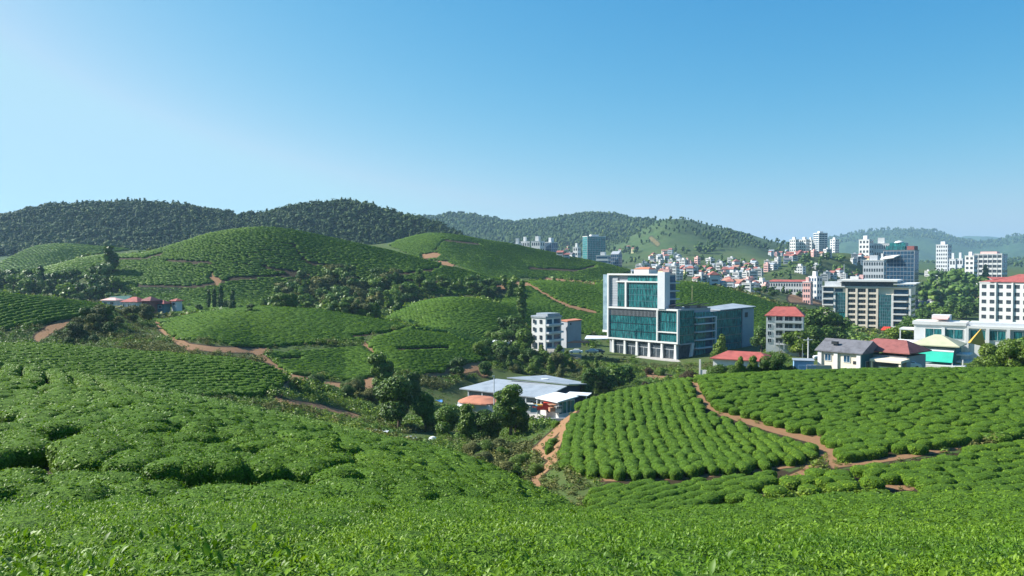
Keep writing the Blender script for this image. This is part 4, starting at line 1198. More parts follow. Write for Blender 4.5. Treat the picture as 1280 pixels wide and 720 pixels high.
MB().box(-12, 40, -2.5, .35, 48, 15.8).build('end_wall', [GREY], R0)
MB().box(.353, 41.6, 12.6, .42, 43.6, 14.4).build('logo_panel', [DARK], R0)
MB().slab([(-9, 26, 16.3), (.9, 24, 16.0), (.9, 48.6, 16.5), (-9, 48.6, 17.3)], .3).build('wing_roof', [METAL], R0)
MB().box(-31, .6, 16.4, -.5, 20, 16.9).build('roof', [CONC], R0)
b = MB()
for (x, y, w, d, h) in ((-14, 1.5, 6, 4, 2.2), (-7, 1.5, 4.5, 5, 1.7), (-4, 8, 3.2, 5, 2.0), (-3.5, 14, 3, 5, 1.5)):
    b.slab([(x, y, 16.9 + h * .6), (x + w, y, 16.9 + h), (x + w, y + d, 16.9 + h * 1.2), (x, y + d, 16.9 + h * .8)], .25); b.box(x + .4, y + .4, 16.9, x + w - .4, y + d - .4, 16.9 + h * .5)
b.build('roof_canopy', [plain('roof_felt', (.30, .22, .20), .8, .2, .8)], R0)
# tower
MB().box(-30.2, .7, 16.9, -7.6, 9, 28.2).build('tower_wall', [GREY], R0)
f = MB()
f.box(-31, -.5, 17.02, -30.3, .7, 29.0); f.box(-30.3, -.5, 28.4, -6.5, .7, 29.0); f.box(-27.0, -.4, 25.9, -8.2, .6, 26.35); f.box(-22.9, -.4, 17.02, -22.15, .6, 25.9)
f.build('tower_frame', [WHITE], R0)
tp = MB().box(-30.2, .3, 17.1, -26.7, .69, 28.3).build('tower_panel', [GREY], R0)
b = MB()
for k in range(12): b.box(-30.2, .24, 17.6 + k * .9, -26.7, .298, 17.7 + k * .9)
b.build('joints', [PALE], tp)
for x0, x1, z0, z1, n in ((-26.6, -23.0, 17.2, 25.8, 4), (-22.1, -8.3, 17.2, 25.8, 10), (-22, -8.3, 26.4, 28.35, 9)):
    o = MB().box(x0, .15, z0, x1, .5, z1).build('tower_glass_panel', [TEAL if z0 < 20 else TEALD], R0)
    b = MB()
    for i in range(1, n): x = x0 + (x1 - x0) * i / n; b.box(x - .04, .07, z0, x + .04, .148, z1)
    for k in range(1, 4 if z0 < 20 else 1): z = z0 + (z1 - z0) * k / 4; b.box(x0, .05, z - .07, x1, .068, z + .07)
    b.build('mullions', [TEALW], o)
MB().box(-8.2, -.8, 16.9, -5.2, 2.2, 29.6).build('tower_slab', [PALE], R0)
for z in (17.2, 20, 22.8, 25.6):
    o = MB().box(-7.6, 2.3, z, -5.6, 8.6, z + .35).build('tower_balcony', [PALE], R0)
    MB().box(-7.59, 2.5, z + .36, -7.2, 8.4, z + 2.5).build('balcony_door', [BLUEG], o)
MB().box(-34.0, .8, 8.2, -31.05, 1.6, 28.6).build('glass_fin', [FINGL], R0)
MB().box(-34.2, .7, 7.4, -31.0, 1.7, 8.2).build('fin_base', [WHITE], R0)
MB().box(-30.6, .7, 28.2, -7.6, 9, 28.7).build('tower_roof', [CONC], R0)
MB().box(-21, 2.5, 28.7, -14.5, 7, 30.6).build('roof_housing', [WHITE], R0)
MB().hip(-21, 2.5, -14.5, 7, 30.62, .7, .5, .1, .1).build('housing_roof', [ORANGE], R0)

# ------------------------------------------------------------------ beige office block
W, D, Hh = 47.5, 20., 28.
B1 = root('office_block', 'beige eight-storey office block with teal glass bays and flat white roofs', 'office building', 1139, 450, RAD(-33), W, D, None, float(ray(1100, 422)[1]) * 450)
zx = lambda v: (v - 95) / 915 * W - W / 2
zz = lambda v: (690 - v) / 500 * Hh
fy = -D / 2
MB().box(-W / 2, fy + .6, -6, W / 2, D / 2, Hh).build('wall', [CREAM], B1)
# centre bays
b = MB()
for v in (345, 449, 556, 662): b.box(zx(v), fy - .7, zz(640), zx(v + 22), fy + .62, Hh - .6)
for k in range(9): z = zz(640) + k * (zz(195) - zz(640)) / 8; b.box(zx(367), fy - .45, z - .55, zx(662), fy + .61, z + .55)
b.build('facade_grid', [CREAM], B1)
for k in range(8):
    z = zz(640) + (k + .5) * (zz(195) - zz(640)) / 8
    for v in (408, 514, 620): window(B1, 'F', zx(v), z, 4.2, 2.2, W, D - 1.2, GLASS, PALE, bars=2)
# teal bays
for x0, x1, z0, z1, nm in ((240, 343, 450, 250, 'glass_bay'), (690, 815, 590, 262, 'glass_bay')):
    o = MB().box(zx(x0), fy - .5, zz(z0), zx(x1), fy + .598, zz(z1)).build(nm, [TEAL], B1)
    b = MB()
    for i in range(1, 6): x = zx(x0) + (zx(x1) - zx(x0)) * i / 6; b.box(x - .06, fy - .6, zz(z0), x + .06, fy - .503, zz(z1))
    n = int((zz(z1) - zz(z0)) / 1.75)
    for i in range(1, n): z = zz(z0) + (zz(z1) - zz(z0)) * i / n; b.box(zx(x0), fy - .57, z - .06, zx(x1), fy - .505, z + .06)
    b.build('mullions', [FINGL], o)
MB().box(zx(240), fy - .2, zz(670), zx(343), fy + .598, zz(456)).build('dark_glass_bay', [TEALD], B1)
b = MB(); b.box(zx(218), fy - .9, zz(455), zx(238), fy + .61, zz(245)); b.box(zx(816), fy - .9, zz(590), zx(838), fy + .61, zz(262)); b.box(zx(990), fy - .9, zz(585), zx(1010), fy + .61, zz(170))
b.box(zx(95), fy - .9, zz(385), zx(104), fy + .61, zz(195))
b.build('white_fin_frame', [WHITE], B1)
for v in (242, 315, 378): MB().box(zx(104), fy - 1.6, zz(v) - .35, zx(218), fy + .61, zz(v) + .35).build('balcony', [WHITE], B1)
for v in (215, 278, 347): window(B1, 'F', zx(161), zz(v), 5.6, 2.3, W, D - 1.2, BLUEG, None, 'window_band')
window(B1, 'F', zx(270), zz(222), 4.4, 2.0, W, D - 1.2, BLUEG, None, 'window_band')
for i, v in enumerate((262, 330, 395, 458, 522, 588)): MB().box(zx(838), fy - 1.5, zz(v) - .4, zx(968 if i else 985), fy + .61, zz(v) + .35).build('balcony', [WHITE], B1)
for v in (232, 297, 365, 430, 492, 556): window(B1, 'F', zx(912), zz(v), 7.6, 2.5, W, D - 1.2, BLUEG, None, 'window_band')
for k in range(7): window(B1, 'R', 0, zz(640) + k * 3.1 + 1.6, D - 3, 1.6, W, D, BLUEG, None, 'window_band')
MB().box(-W / 2 - .5, fy - 1, Hh, W / 2 + .3, D / 2, Hh + .5).build('roof', [WHITE], B1)
MB().box(zx(300), fy + .5, Hh + .5, zx(830), D / 2 - 3, Hh + 3.3).build('penthouse', [GLASS], B1)
MB().slab([(zx(262), fy - 2.5, Hh + 4.3), (zx(880), fy - 2.5, Hh + 4.3), (zx(880), D / 2, Hh + 4.6), (zx(262), D / 2, Hh + 4.6)], .95).build('roof_slab', [WHITE], B1)
MB().slab([(zx(840), fy - 2, Hh + 2.4), (zx(1060), fy - 2, Hh + 2.6), (zx(1060), D / 2, Hh + 2.9), (zx(840), D / 2, Hh + 2.7)], .6).build('roof_slab', [WHITE], B1)
MB().box(zx(355), 0, Hh + 4.6, zx(445), 6, Hh + 6.2).build('roof_housing', [WHITE], B1)
MB().box(zx(450), 1, Hh + 4.6, zx(490), 5, Hh + 7.2).build('roof_tank', [PINK], B1)
MB().box(zx(110), fy + 2, Hh + .5, zx(290), D / 2 - 2, Hh + 3).build('roof_housing', [PALE], B1)
MB().box(zx(280), fy - 4, zz(660) - .4, zx(795), fy + .5, zz(660) + .5).build('entrance_canopy', [PALE], B1)
for v in (450, 556, 670): MB().tube((zx(v + 8), fy - 3, -1), (zx(v + 8), fy - 3, zz(662)), .5).build('column', [WHITE], B1)
MB().slab([(zx(725), fy - 5, zz(618)), (zx(800), fy - 5, zz(618)), (zx(815), fy - .6, zz(588)), (zx(740), fy - .6, zz(588))], .2).build('red_awning', [REDP], B1)

# ------------------------------------------------------------------ tall glass tower with a lower grey block
T, W, D, Hh = block('glass_tower', 'tall dark glass tower with white grid, stepped teal crown and white dome', 1107, 1142.5, 1147.5, 313, 600, 15, 15, 9, 4, WHITE, STEEL, BLUEG, 'curtain', extra=False, parapet=SLATE)
x0 = -W / 2
MB().box(x0 + 1, -D / 2 + 2, Hh + .5, x0 + 15, D / 2 - 1, Hh + 3.6).build('crown_storey', [TEAL], T)
MB().box(x0 + 3.4, -D / 2 + 3, Hh + 3.6, x0 + 15, D / 2 - 2, Hh + 6).build('crown_storey', [TEALD], T)
b = MB(); [b.tube((x0 + 9.6, 0, Hh + 6 + .45 * i), (x0 + 9.6, 0, Hh + 6.45 + .45 * i), r1, r2, 16) for i, (r1, r2) in enumerate(((3.4, 3.3), (3.3, 2.9), (2.9, 2.2), (2.2, .3)))]
b.build('dome', [WHITE], T)
MB().box(x0 + 16.5, -D / 2 + 1, Hh + .5, W / 2 - .5, D / 2 - 1, Hh + 3.4).build('plant_room', [MAROON], T)
MB().slab([(x0 - 1.5, -D / 2 - 3, Hh - 6.2), (x0 + 9, -D / 2 - 4, Hh - 4.8), (x0 + 12, -D / 2 - .2, Hh - 3.2), (x0, -D / 2 - .2, Hh - 4.2)], .8).build('canopy', [WHITE], T)
MB().box(x0 - 1.3, -D / 2 - 1.2, -3, x0 + .1, -D / 2 + .5, Hh - 2).build('white_fin', [WHITE], T)
block('office_block', 'pale grey lower block with even rows of windows beside the dark glass tower', 1080.5, 1104.5, 1107, 326, 588, 8, 9, 8, 2, PALE, None, GLASS, 'grid')

# ------------------------------------------------------------------ towers and blocks of the far town
block('glass_tower', 'dark teal glass high-rise with a white windowed side, alone below the wooded ridge', 728, 734, 757, 295.5, 1050, 62, 14, 3, 7, WHITE, STEEL, TEALD, 'curtain', group=None)
for a in (
    ('white_block', 'small white block at the start of the far row above the tea hill', 641, 650, 653, 305, 1000, 20, 3, 3, 1),
    ('white_block', 'white block with pale blue side in the far row above the tea hill', 651, 658, 662, 302, 1010, 30, 4, 3, 2),
    ('white_block', 'wide white block in the middle of the far row above the tea hill', 664, 675, 681, 301.5, 1000, 25, 4, 4, 2),
    ('apartment_block', 'narrow white block between two low houses above the tea hill', 716, 722, 726, 309, 980, 30, 4, 2, 2),
):
    block(*a)
block('glass_block', 'blue glass block ending the far row above the tea hill', 681, 689, 697, 303, 1010, 35, 4, 4, 3, PALE, PALE, BLUEG, 'curtain')
block('office_block', 'low white office with dark glazed bay in front of the teal high-rise', 745, 760, 763.5, 319.5, 930, 14, 3, 4, 2, WHITE, None, BLUEG, 'bands')
bb, W, D, Hh = block('glass_block', 'small blue block with pitched roof beside the teal high-rise', 763.5, 773, 777.5, 318, 940, 25, 4, 4, 3, GREY, PALE, BLUEG, 'curtain', extra=False, parapet=GREY)
MB().hip(-W / 2, -D / 2, W / 2, D / 2, Hh + .5, 3.4, .0, .2, .2, 0, 'x').build('pitched_roof', [GREY], bb)
block('high_rise', 'short white tower at the far end of the ridge-top group', 987, 994, 998, 299.5, 1040, 35, 6, 3, 2)
block('high_rise', 'broad white tower with grey side second in the ridge-top group', 999, 1007, 1011.5, 299.5, 1040, 30, 6, 3, 2)
block('high_rise', 'low white tower tight against the tallest one on the ridge', 1009, 1014, 1017, 300, 1060, 30, 6, 2, 1)
block('high_rise', 'tallest white tower with blue glass side on the ridge top', 1016.5, 1023, 1033, 291.5, 1030, 55, 11, 2, 3, WHITE, None, BLUEG, 'piers')
block('high_rise', 'slim white tower with dark side standing apart on the ridge', 1037.5, 1043.5, 1048, 299.5, 1040, 40, 7, 2, 2, WHITE, None, BLUEG, 'grid')
block('apartment_block', 'white block with grey window bay on the green hill behind the glass tower', 1074, 1086, 1091, 299.5, 1000, 25, 5, 3, 2)
block('apartment_block', 'long white block partly behind the dark glass tower', 1091.5, 1112, 1114, 304.5, 1000, 8, 4, 8, 1)
block('high_rise', 'pale grey high-rise with fine window grid near the far hills', 1171, 1184, 1188.5, 306, 900, 22, 9, 5, 2, PALE)
block('grey_block', 'plain grey block against the pale high-rise', 1187, 1194, 1196, 324, 880, 20, 3, 2, 1, PALE)
block('grey_block', 'plain grey block between the pale high-rise and the white hospital-like slab', 1196, 1203, 1205.5, 323.5, 885, 20, 3, 2, 1, PALE)
block('office_slab', 'narrow white wing in front of the long white slab with dark window rows', 1207, 1217, 1221, 320, 790, 22, 6, 2, 2)
bb, W, D, Hh = block('office_slab', 'long white slab with dark rows of windows and a raised pink-topped roof', 1221, 1252, 1257.5, 317.5, 800, 12, 6, 6, 2, WHITE, None, GLASS, 'piers', extra=False)
MB().box(-W * .3, -D * .3, Hh + .5, W * .28, D * .3, Hh + 2.6).build('roof_storey', [PINK], bb)
bb, W, D, Hh = block('apartment_block', 'white six-storey apartment block with a red hipped roof', 1236, 1322, 1340, 354.5, 430, 14, 6, 9, 4, WHITE, None, GLASS, 'grid', extra=False)
MB().hip(-W / 2 + 6, -D / 2, W / 2, D / 2, Hh + .7, 4.2, .6, .6, .3).build('hipped_roof', [RED], bb)
MB().hip(-W / 2, -D / 2 + 2, -W / 2 + 8, D / 2 - 2, Hh + .55, 2.6, .7, .8, .3).build('hipped_roof', [RED], bb)
b = MB()
for i in (2, 4): x = -W / 2 + i * W / 9; b.box(x - .35, -D / 2 - .9, 0, x + .35, -D / 2 - .003, Hh)
b.build('facade_pilasters', [WHITE], bb)
# long terrace with red roof and its neighbours
bb, W, D, Hh = block('terrace', 'long white terrace with a red roof and many small windows', 961, 1012, 1014.5, 353, 600, 10, 3, 16, 2, WHITE, None, GLASS, 'grid', extra=False)
MB().hip(-W / 2, -D / 2, W / 2, D / 2, Hh + .52, 1.4, .8, .4, .2).build('red_roof', [RED], bb)
block('house', 'white three-storey house with blue-grey side at the end of the long terrace', 944.5, 953.5, 961, 351.5, 570, 42, 3, 2, 2, WHITE)
block('apartment_block', 'pale pink block at the near end of the long terrace', 1004, 1013, 1016, 353, 560, 20, 4, 3, 1, PINK)
block('apartment_block', 'white and blue block with flat roof beyond the long terrace', 1011, 1021, 1027.5, 346, 610, 35, 4, 3, 2, WHITE, None, BLUEG)
block('villa', 'cream terraced villa on the green hill below the ridge towers', 993.5, 1003, 1007, 333, 820, 25, 3, 3, 1, WHITE, base=343)
block('villa', 'stepped white villa on the green hill next to the cream one', 1015, 1023, 1025, 331, 830, 15, 3, 2, 1, WHITE, base=339)
block('apartment_block', 'tall white apartment block with many small windows rising from the hillside houses', 835, 845, 849.5, 333, 820, 25, 5, 4, 2, base=351)
block('apartment_block', 'pair-topped white block above the hillside houses', 849, 856, 859.5, 325, 950, 30, 5, 3, 2, base=339)
block('apartment_block', 'pale pink tower house beside the pair-topped white block', 856, 860, 862, 325, 960, 30, 5, 2, 1, PINK, base=339)
# ================================================================== houses nearer by
# four-storey white house with red roof
W, D, Hh = 10.2, 9.0, 8.6
H1 = root('house', 'four-storey white house with red hipped roof and long balconies', 'house', 1004, 232, RAD(-22), W, D, None, float(ray(985, 433)[1]) * 232)
MB().box(-W / 2, -D / 2, -4, W / 2, D / 2, Hh).build('wall', [WHITE], H1)
MB().hip(-W / 2, -D / 2, W / 2, D / 2, Hh + .2, 2.5, .55, .5, .2).build('roof', [RED], H1)
for k in range(4):
    z = .9 + k * 2.15
    for x in (-4.1,): window(H1, 'F', x, z + .5, 1.0, 1.1, W, D, GLASS, PALE)
    for x, w in ((-1.5, 1.9), (1.2, 2.2), (3.8, 1.7)): window(H1, 'F', x, z + .55, w, 1.35, W, D, GLASS, PALE)
    for y in (-2.6, .4, 3): window(H1, 'R', y, z + .5, 1.1, 1.1, W, D, GLASS, PALE)
    o = MB().box(-2.6, -D / 2 - 1.1, z - .62, W / 2 + .1, -D / 2 + .1, z - .42).build('balcony', [WHITE], H1)
    if k: MB().box(-2.6, -D / 2 - 1.1, z - .418, W / 2 + .1, -D / 2 - 1.0, z + .05).build('parapet', [WHITE], o)
b = MB()
for x in (-2.4, .0, W / 2): b.box(x - .12, -D / 2 - 1.09, -1, x + .12, -D / 2 - .86, Hh)
b.build('balcony_posts', [WHITE], H1)
# grey and maroon roofed house
W, D, Hh = 8.4, 7.2, 4.3
rz = RAD(-50)
H2 = root('house', 'two-storey cream house with grey tiled roof, teal gable wall and maroon rear wing', 'house', 1077, 150, rz, W, D, None, float(ray(1077, 470)[1]) * 150)
MB().box(-W / 2, -D / 2, -3, W / 2, D / 2, Hh).build('wall', [CREAM], H2)
MB().box(W / 2 + .003, -D / 2 + .02, -3, W / 2 + .06, D / 2, Hh - .1).add([(W / 2 + .05, -D / 2, Hh), (W / 2 + .05, D / 2, Hh), (W / 2 + .05, 0, Hh + 2), (W / 2 + .01, -D / 2, Hh), (W / 2 + .01, D / 2, Hh), (W / 2 + .01, 0, Hh + 2)], [(0, 1, 2), (5, 4, 3)]).build('gable_wall', [TEALW], H2)
MB().hip(-W / 2, -D / 2, W / 2, D / 2, Hh, 2.1, .0, .6, .18, 0, 'x').build('roof', [SLATE], H2)
b = MB()
for x in (-3.9, -.6, 3.9): b.box(x - .38, -D / 2 - .35, -3, x + .38, -D / 2 - .003, Hh - .25)
b.build('pilasters', [WHITE], H2)
for x, w in ((-2.3, 1.2), (1.5, 1.2)):
    for z in (3.0, .6): window(H2, 'F', x, z, w, 1.2, W, D, BLUEG, WHITE)
window(H2, 'F', 3.0, 2.4, .6, .6, W, D, DARK, None)
for y in (-1.2, 1.6): window(H2, 'R', y, 1.9, 1.1, 1.3, W + .12, D, DARK, PALE)
MB().box(-2.2, -2.6, Hh + 1.2, -1.0, -2.0, Hh + 1.75).build('roof_vent', [DARK], H2)
MB().box(W / 2 + .07, 1.0, -3, W / 2 + 6.4, 9.2, Hh - .5).build('wing_wall', [GREY], H2)
MB().hip(W / 2 - 3.4, 1.0, W / 2 + 6.6, 9.4, Hh + .25, 2.0, .55, .6, .2).build('wing_roof', [MAROON], H2)
MB().box(W / 2 + 2.4, -1.6, -3, W / 2 + 6.2, .99, 1.9).build('porch_wall', [WHITE], H2)
MB().slab([(W / 2 + 1.2, -2.6, 3.3), (W / 2 + 7, -2.6, 3.3), (W / 2 + 7, .95, 3.5), (W / 2 + 1.2, .95, 3.5)], .45).build('porch_roof', [CREAM], H2)
b = MB(); b.box(W / 2 + 6.5, -2.4, -3, W / 2 + 6.9, -2.0, 3.0); b.box(W / 2 + 1.3, -2.4, -3, W / 2 + 1.6, -2.1, 3.0); b.build('porch_post', [CREAM], H2)
window(H2, 'F', W / 2 + 4.2, .6, 1.5, .8, W, 3.2, DARK, None)
# low red-roofed house with white walls
W, D, Hh = 10.6, 6.0, 3.0
H3 = root('house', 'low white house with bright red roof half hidden by trees', 'house', 961, 152, RAD(-30), W, D, None, float(ray(935, 471.5)[1]) * 152)
MB().box(-W / 2, -D / 2, -3, W / 2, D / 2, Hh).build('wall', [WHITE], H3)
MB().hip(-W / 2, -D / 2, W / 2, D / 2, Hh + .1, 1.3, .75, .55, .16).build('roof', [RED], H3)
for x in (-3.8, -1.3, 1.3, 3.8): window(H3, 'F', x, 1.3, 1.2, 1.1, W, D, GLASS, PALE)
MB().box(-W / 2 - 2.6, -D / 2 - .1, -3, -W / 2 - .05, -D / 2 + .1, .6).box(-W / 2 - 2.75, -D / 2 - .2, -3, -W / 2 - 2.45, -D / 2 + .2, 2.6).build('garden_wall', [WHITE], H3)
# pavilion
W, D, Hh = 7.4, 7., 3.3
H4 = root('pavilion', 'open pavilion with olive hipped roof, green awning and white deck', 'pavilion', 1195, 158, RAD(-38), W, D, None, float(ray(1180, 455)[1]) * 158)
MB().box(-W / 2, -D / 2 + .4, -3, W / 2, D / 2, Hh).build('wall', [TEALW], H4)
MB().hip(-W / 2, -D / 2, W / 2, D / 2, Hh + .25, 1.9, .9, .9, .2).build('roof', [OLIVE], H4)
MB().slab([(-W / 2 + .2, -D / 2 - 1.0, 2.55), (W / 2 - .1, -D / 2 - 1.0, 2.45), (W / 2 - .1, -D / 2 + .3, 2.95), (-W / 2 + .2, -D / 2 + .3, 3.05)], .1).build('fascia', [PALE], H4)
MB().slab([(-W / 2 - .1, -D / 2 - 2.3, .55), (W / 2 - .1, -D / 2 - 2.3, .45), (W / 2 - .1, -D / 2 - .95, 2.35), (-W / 2 + .2, -D / 2 - .95, 2.45)], .06).build('awning', [AWN], H4)
MB().box(-W / 2 - 2.2, -D / 2 - 3.2, -.9, W / 2 + 2.0, -D / 2 + .3, -.12).build('deck', [WHITE], H4)
b = MB()
for x in (-W / 2 + .1, W / 2 - .2): b.box(x, -D / 2 - 2.2, -.12, x + .14, -D / 2 - 2.06, .5)
b.box(W / 2 + 1.7, -D / 2 - 3.1, -.12, W / 2 + 1.9, -D / 2 - 2.9, 1.2)
b.build('posts', [WHITE], H4)
MB().box(W / 2 + .05, -D / 2 + 1, .2, W / 2 + 2.2, D / 2 - 1, .5).box(W / 2 + .05, -D / 2 + 1.2, 1.6, W / 2 + 2.3, D / 2 - 1, 1.9).build('side_terrace', [WHITE], H4)
# white hall behind
W, D, Hh = 23.0, 10., 6.4
H5 = root('hall', 'long white modern hall with teal windows between white piers and stepped roof', 'building', 1262, 215, RAD(-34), W, D, None, float(ray(1230, 439)[1]) * 215)
MB().box(-W / 2, -D / 2, -5, W / 2, D / 2, Hh).build('wall', [WHITE], H5)
MB().box(-W / 2 + 13.2, -D / 2 - .4, Hh - .6, W / 2 + 8, D / 2, Hh + .1).build('roof_edge', [WHITE], H5)
MB().box(-W / 2 + 13.6, -D / 2 + .6, Hh + .1, W / 2 + 7, D / 2 - 1, Hh + 1.0).build('flat_roof', [PALE], H5)
MB().box(-W / 2 - .4, -D / 2 - .4, Hh, -W / 2 + 13, D / 2, Hh + .9).build('parapet', [WHITE], H5)
MB().box(-W / 2 + 4, -1, Hh + .9, -W / 2 + 8.6, 4, Hh + 2.6).build('roof_housing', [WHITE], H5)
MB().slab([(-W / 2 + 4.4, -D / 2 + .5, Hh + 1.7), (-W / 2 + 8.4, -D / 2 + .5, Hh + 1.7), (-W / 2 + 8.4, -1.1, Hh + 2.2), (-W / 2 + 4.4, -1.1, Hh + 2.2)], .15).build('terrace_awning', [PINK], H5)
MB().box(W / 2 + .01, -D / 2 + .3, -5, W / 2 + 7.5, D / 2, Hh - .7).build('side_wall', [WHITE], H5)
for x, w in ((-W / 2 + 5, 4.2), (-W / 2 + 10, 4.4), (-W / 2 + 15.8, 3.6), (-W / 2 + 20.4, 3.8), (W / 2 + 3.2, 4.2)): window(H5, 'F', x, 4.0, w, 2.6, W, D, TEAL, WHITE, bars=1)
b = MB()
for x in (-W / 2 + 7.4, -W / 2 + 13.2, -W / 2 + 18.1, W / 2 - .1, W / 2 + 6): b.box(x - .4, -D / 2 - .5, -5, x + .4, -D / 2 - .003, Hh - .62)
b.build('pier', [WHITE], H5)
MB().box(-W / 2 - 4, -D / 2 + 1, 4.6, -W / 2 - .02, D / 2 - 2, 5.0).box(-W / 2 - 3.9, -D / 2 + 1.1, -3, -W / 2 - 3.6, -D / 2 + 1.4, 4.6).build('side_canopy', [WHITE], H5)
MB().slab([(-W / 2 - 4, -D / 2 - 6, 1.0), (-W / 2 + 11, -D / 2 - 6, .7), (-W / 2 + 12, -D / 2 - .4, 1.7), (-W / 2 - 4, -D / 2 - .4, 2.0)], .3).build('porch_roof', [WROOF], H5)
t = MB(); t.add([(0, 0, 0), (-3.2, -.6, -3.6), (1.0, -.8, -4.6), (.05, .3, 0), (-3.2, .4, -3.6), (1.0, .6, -4.6)], [(0, 1, 2), (5, 4, 3), (0, 3, 4, 1), (1, 4, 5, 2), (2, 5, 3, 0)])
o = t.build('sail_tent', [TENT], None, at(1226.5, 411, 205)); tag(o, 'ochre pointed canvas sail between pavilion and white hall', 'canopy')
# white villa and its neighbour
W, D, Hh = 7.2, 8.6, 11.2
V1 = root('villa', 'white four-storey villa with curved front, grey shaded balconies and flat grey roof', 'house', 682, 262, RAD(-40), W, D, None, float(ray(682, 437)[1]) * 262)
pts = [(-W / 2 + 1.6, D / 2), (-W / 2, D / 2 - 2), (-W / 2 - .3, 0), (-W / 2 + .1, -D / 2 + 1.6), (-W / 2 + 1.2, -D / 2 + .3), (W / 2, -D / 2), (W / 2, D / 2)]
MB().prism(pts, -3, Hh - .9).build('wall', [WHITE], V1)
MB().prism([(x * 1.06, y * 1.06) for x, y in pts], Hh - .88, Hh - .3).build('roof', [METAL], V1)
MB().prism([(x * .8 + .4, y * .8 + .6) for x, y in pts], Hh - .29, Hh + .5).build('roof_storey', [METAL], V1)
for k in range(4):
    z = 1.3 + k * 2.6
    for x in (-1.2, 1.6): window(V1, 'F', x, z, 1.0 if k else 1.6, 1.3 if k else 1.9, W, D, GLASS, None)
    window(V1, 'R', 2.0, z, 3.6, 1.5, W, D, BLUEG, None, 'window_band'); window(V1, 'R', -2.2, z, 2.6, 1.5, W, D, BLUEG, None, 'window_band')
    if k: MB().box(W / 2 + .003, -D / 2 + .1, z - 1.35, W / 2 + 1.3, D / 2 - .3, z - .75).build('balcony', [WHITE if k == 1 else PALE], V1)
MB().box(W / 2 + .003, -D / 2 + .2, -3, W / 2 + 3.6, 1.2, .3).build('terrace', [CONC], V1)
W, D = 5.6, 5.6
V2 = root('annex', 'plain grey annex with a thin orange roof beside the white villa', 'house', 709.5, 270, RAD(-62), 4., 5.5, None, float(ray(712, 428)[1]) * 270)
MB().box(-2, -2.75, -2, 2, 2.75, 7.2).build('wall', [GREY], V2)
MB().slab([(-2.3, -3, 7.4), (2.3, -3, 7.3), (2.3, 3, 7.6), (-2.3, 3, 7.7)], .35).build('roof', [ORANGE], V2)
window(V2, 'R', -1.5, 6.2, .5, .6, 4., 5.5, DARK, None)
S1 = root('shed', 'low dark shed with a flat whitish roof on the tea slope', 'shed', 635, 262, RAD(-12), 7., 4., None)
MB().box(-3.5, -2, -2, 3.5, 2, 2.0).build('wall', [GREY], S1)
MB().slab([(-3.9, -2.5, 2.3), (3.9, -2.5, 2.3), (3.9, 2.3, 2.7), (-3.9, 2.3, 2.7)], .3).build('roof', [WROOF], S1)
MB().box(-1, -2.05, -.5, .2, -1.95, 1.5).build('door', [DARK], S1)
# things on the terrace beside the office block
def flat(name, label, cat, px, py, Y, pts, h, matl, z=None):
    p = at(px, py, Y)
    o = MB().prism(pts, 0, h).build(name, [matl], None, p); return tag(o, label, cat)
o = MB().slab([(-4.2, -1, .0), (4.0, -1.4, .1), (4.4, 1.2, .8), (-3.2, 1.6, .9)], .3).build('pergola_roof', [WROOF], None, at(745, 423, 285))
tag(o, 'white canopy roof on the lawn beside the glass office block', 'canopy')
o = MB().slab([(-3.8, -1.2, 0), (3.8, -1.0, .05), (2.6, 1.3, .4), (-1.5, 1.4, .4)], .25).build('terrace_slab', [ORANGE], None, at(723, 427.5, 268))
tag(o, 'tan paved terrace on the lawn behind the parked cars', 'terrace')
b = MB().box(0, 0, -1.6, 33, .35, -.25).box(12, -2.0, -2.6, 33, -1.7, -1.2)
o = b.build('terrace_wall', [CONC], None, at(757, 449.5, 284), -math.atan2(.73, .684)); tag(o, 'low beige retaining wall in front of the columns of the glass office block', 'wall')
o = MB().box(-7, 0, -1.2, 7, .4, .35).box(-7, -2.5, -2.5, 7, -2.1, -.5).build('retaining_wall', [CONC], None, at(700, 444, 262), RAD(-6)); tag(o, 'pale concrete retaining wall below the white villa terrace', 'wall')
b = MB()
b.box(0, 0, 0, 29, .12, .12); b.box(0, 0, .45, 29, .12, .55)
for i in range(16): b.box(i * 1.93, .01, -1.5, i * 1.93 + .14, .11, .45)
o = b.build('railing', [WHITE], None, at(757, 447.2, 286), -math.atan2(.73, .684)); tag(o, 'low white railing along the terrace of the glass office block', 'railing')
# ------------------------------------------------------------------ the factory in the valley
zb = float(ray(676, 522)[1]) * 170
W, D, Hh = 21., 18.5, 4.4
FA = root('factory', 'low factory hall with two broad pale grey metal roof planes and a dark blue gable', 'factory', 676, 170, RAD(-36.3), W, D, None, zb)
MB().box(-W / 2 + .5, -D / 2 + .5, -2, W / 2 - .5, D / 2 - .5, Hh - .1).build('wall', [GREY], FA)
MB().add([(W / 2 - .45, -D / 2 + .3, -2), (W / 2 - .45, D / 2 - .3, -2), (W / 2 - .45, D / 2 - .3, Hh + .35), (W / 2 - .45, 0, Hh + 1.35), (W / 2 - .45, -D / 2 + .3, Hh - .05)], [(0, 1, 2, 3, 4)]).build('gable_wall', [plain('navy_cladding', (.03, .05, .11), .6, .1, .5)], FA)
MB().slab([(-W / 2 - 1, -D / 2 - .8, Hh), (W / 2 + .8, -D / 2 - .8, Hh), (W / 2 + .8, 0, Hh + 1.35), (-W / 2 + 2, 0, Hh + 1.35)], .22).build('roof', [METAL], FA)
MB().slab([(-W / 2 + 6, -1.2, Hh + 2.1), (W / 2 + 1, .3, Hh + 1.75), (W / 2 + 1, D / 2 + .8, Hh + .7), (-W / 2 + 9, D / 2 + 1.5, Hh + 1.6)], .22).build('upper_roof', [METAL], FA)
MB().tube((2, 5, Hh + 1.3), (2, 5, Hh + 1.65), .9, .9, 14).build('roof_vent', [PALE], FA)
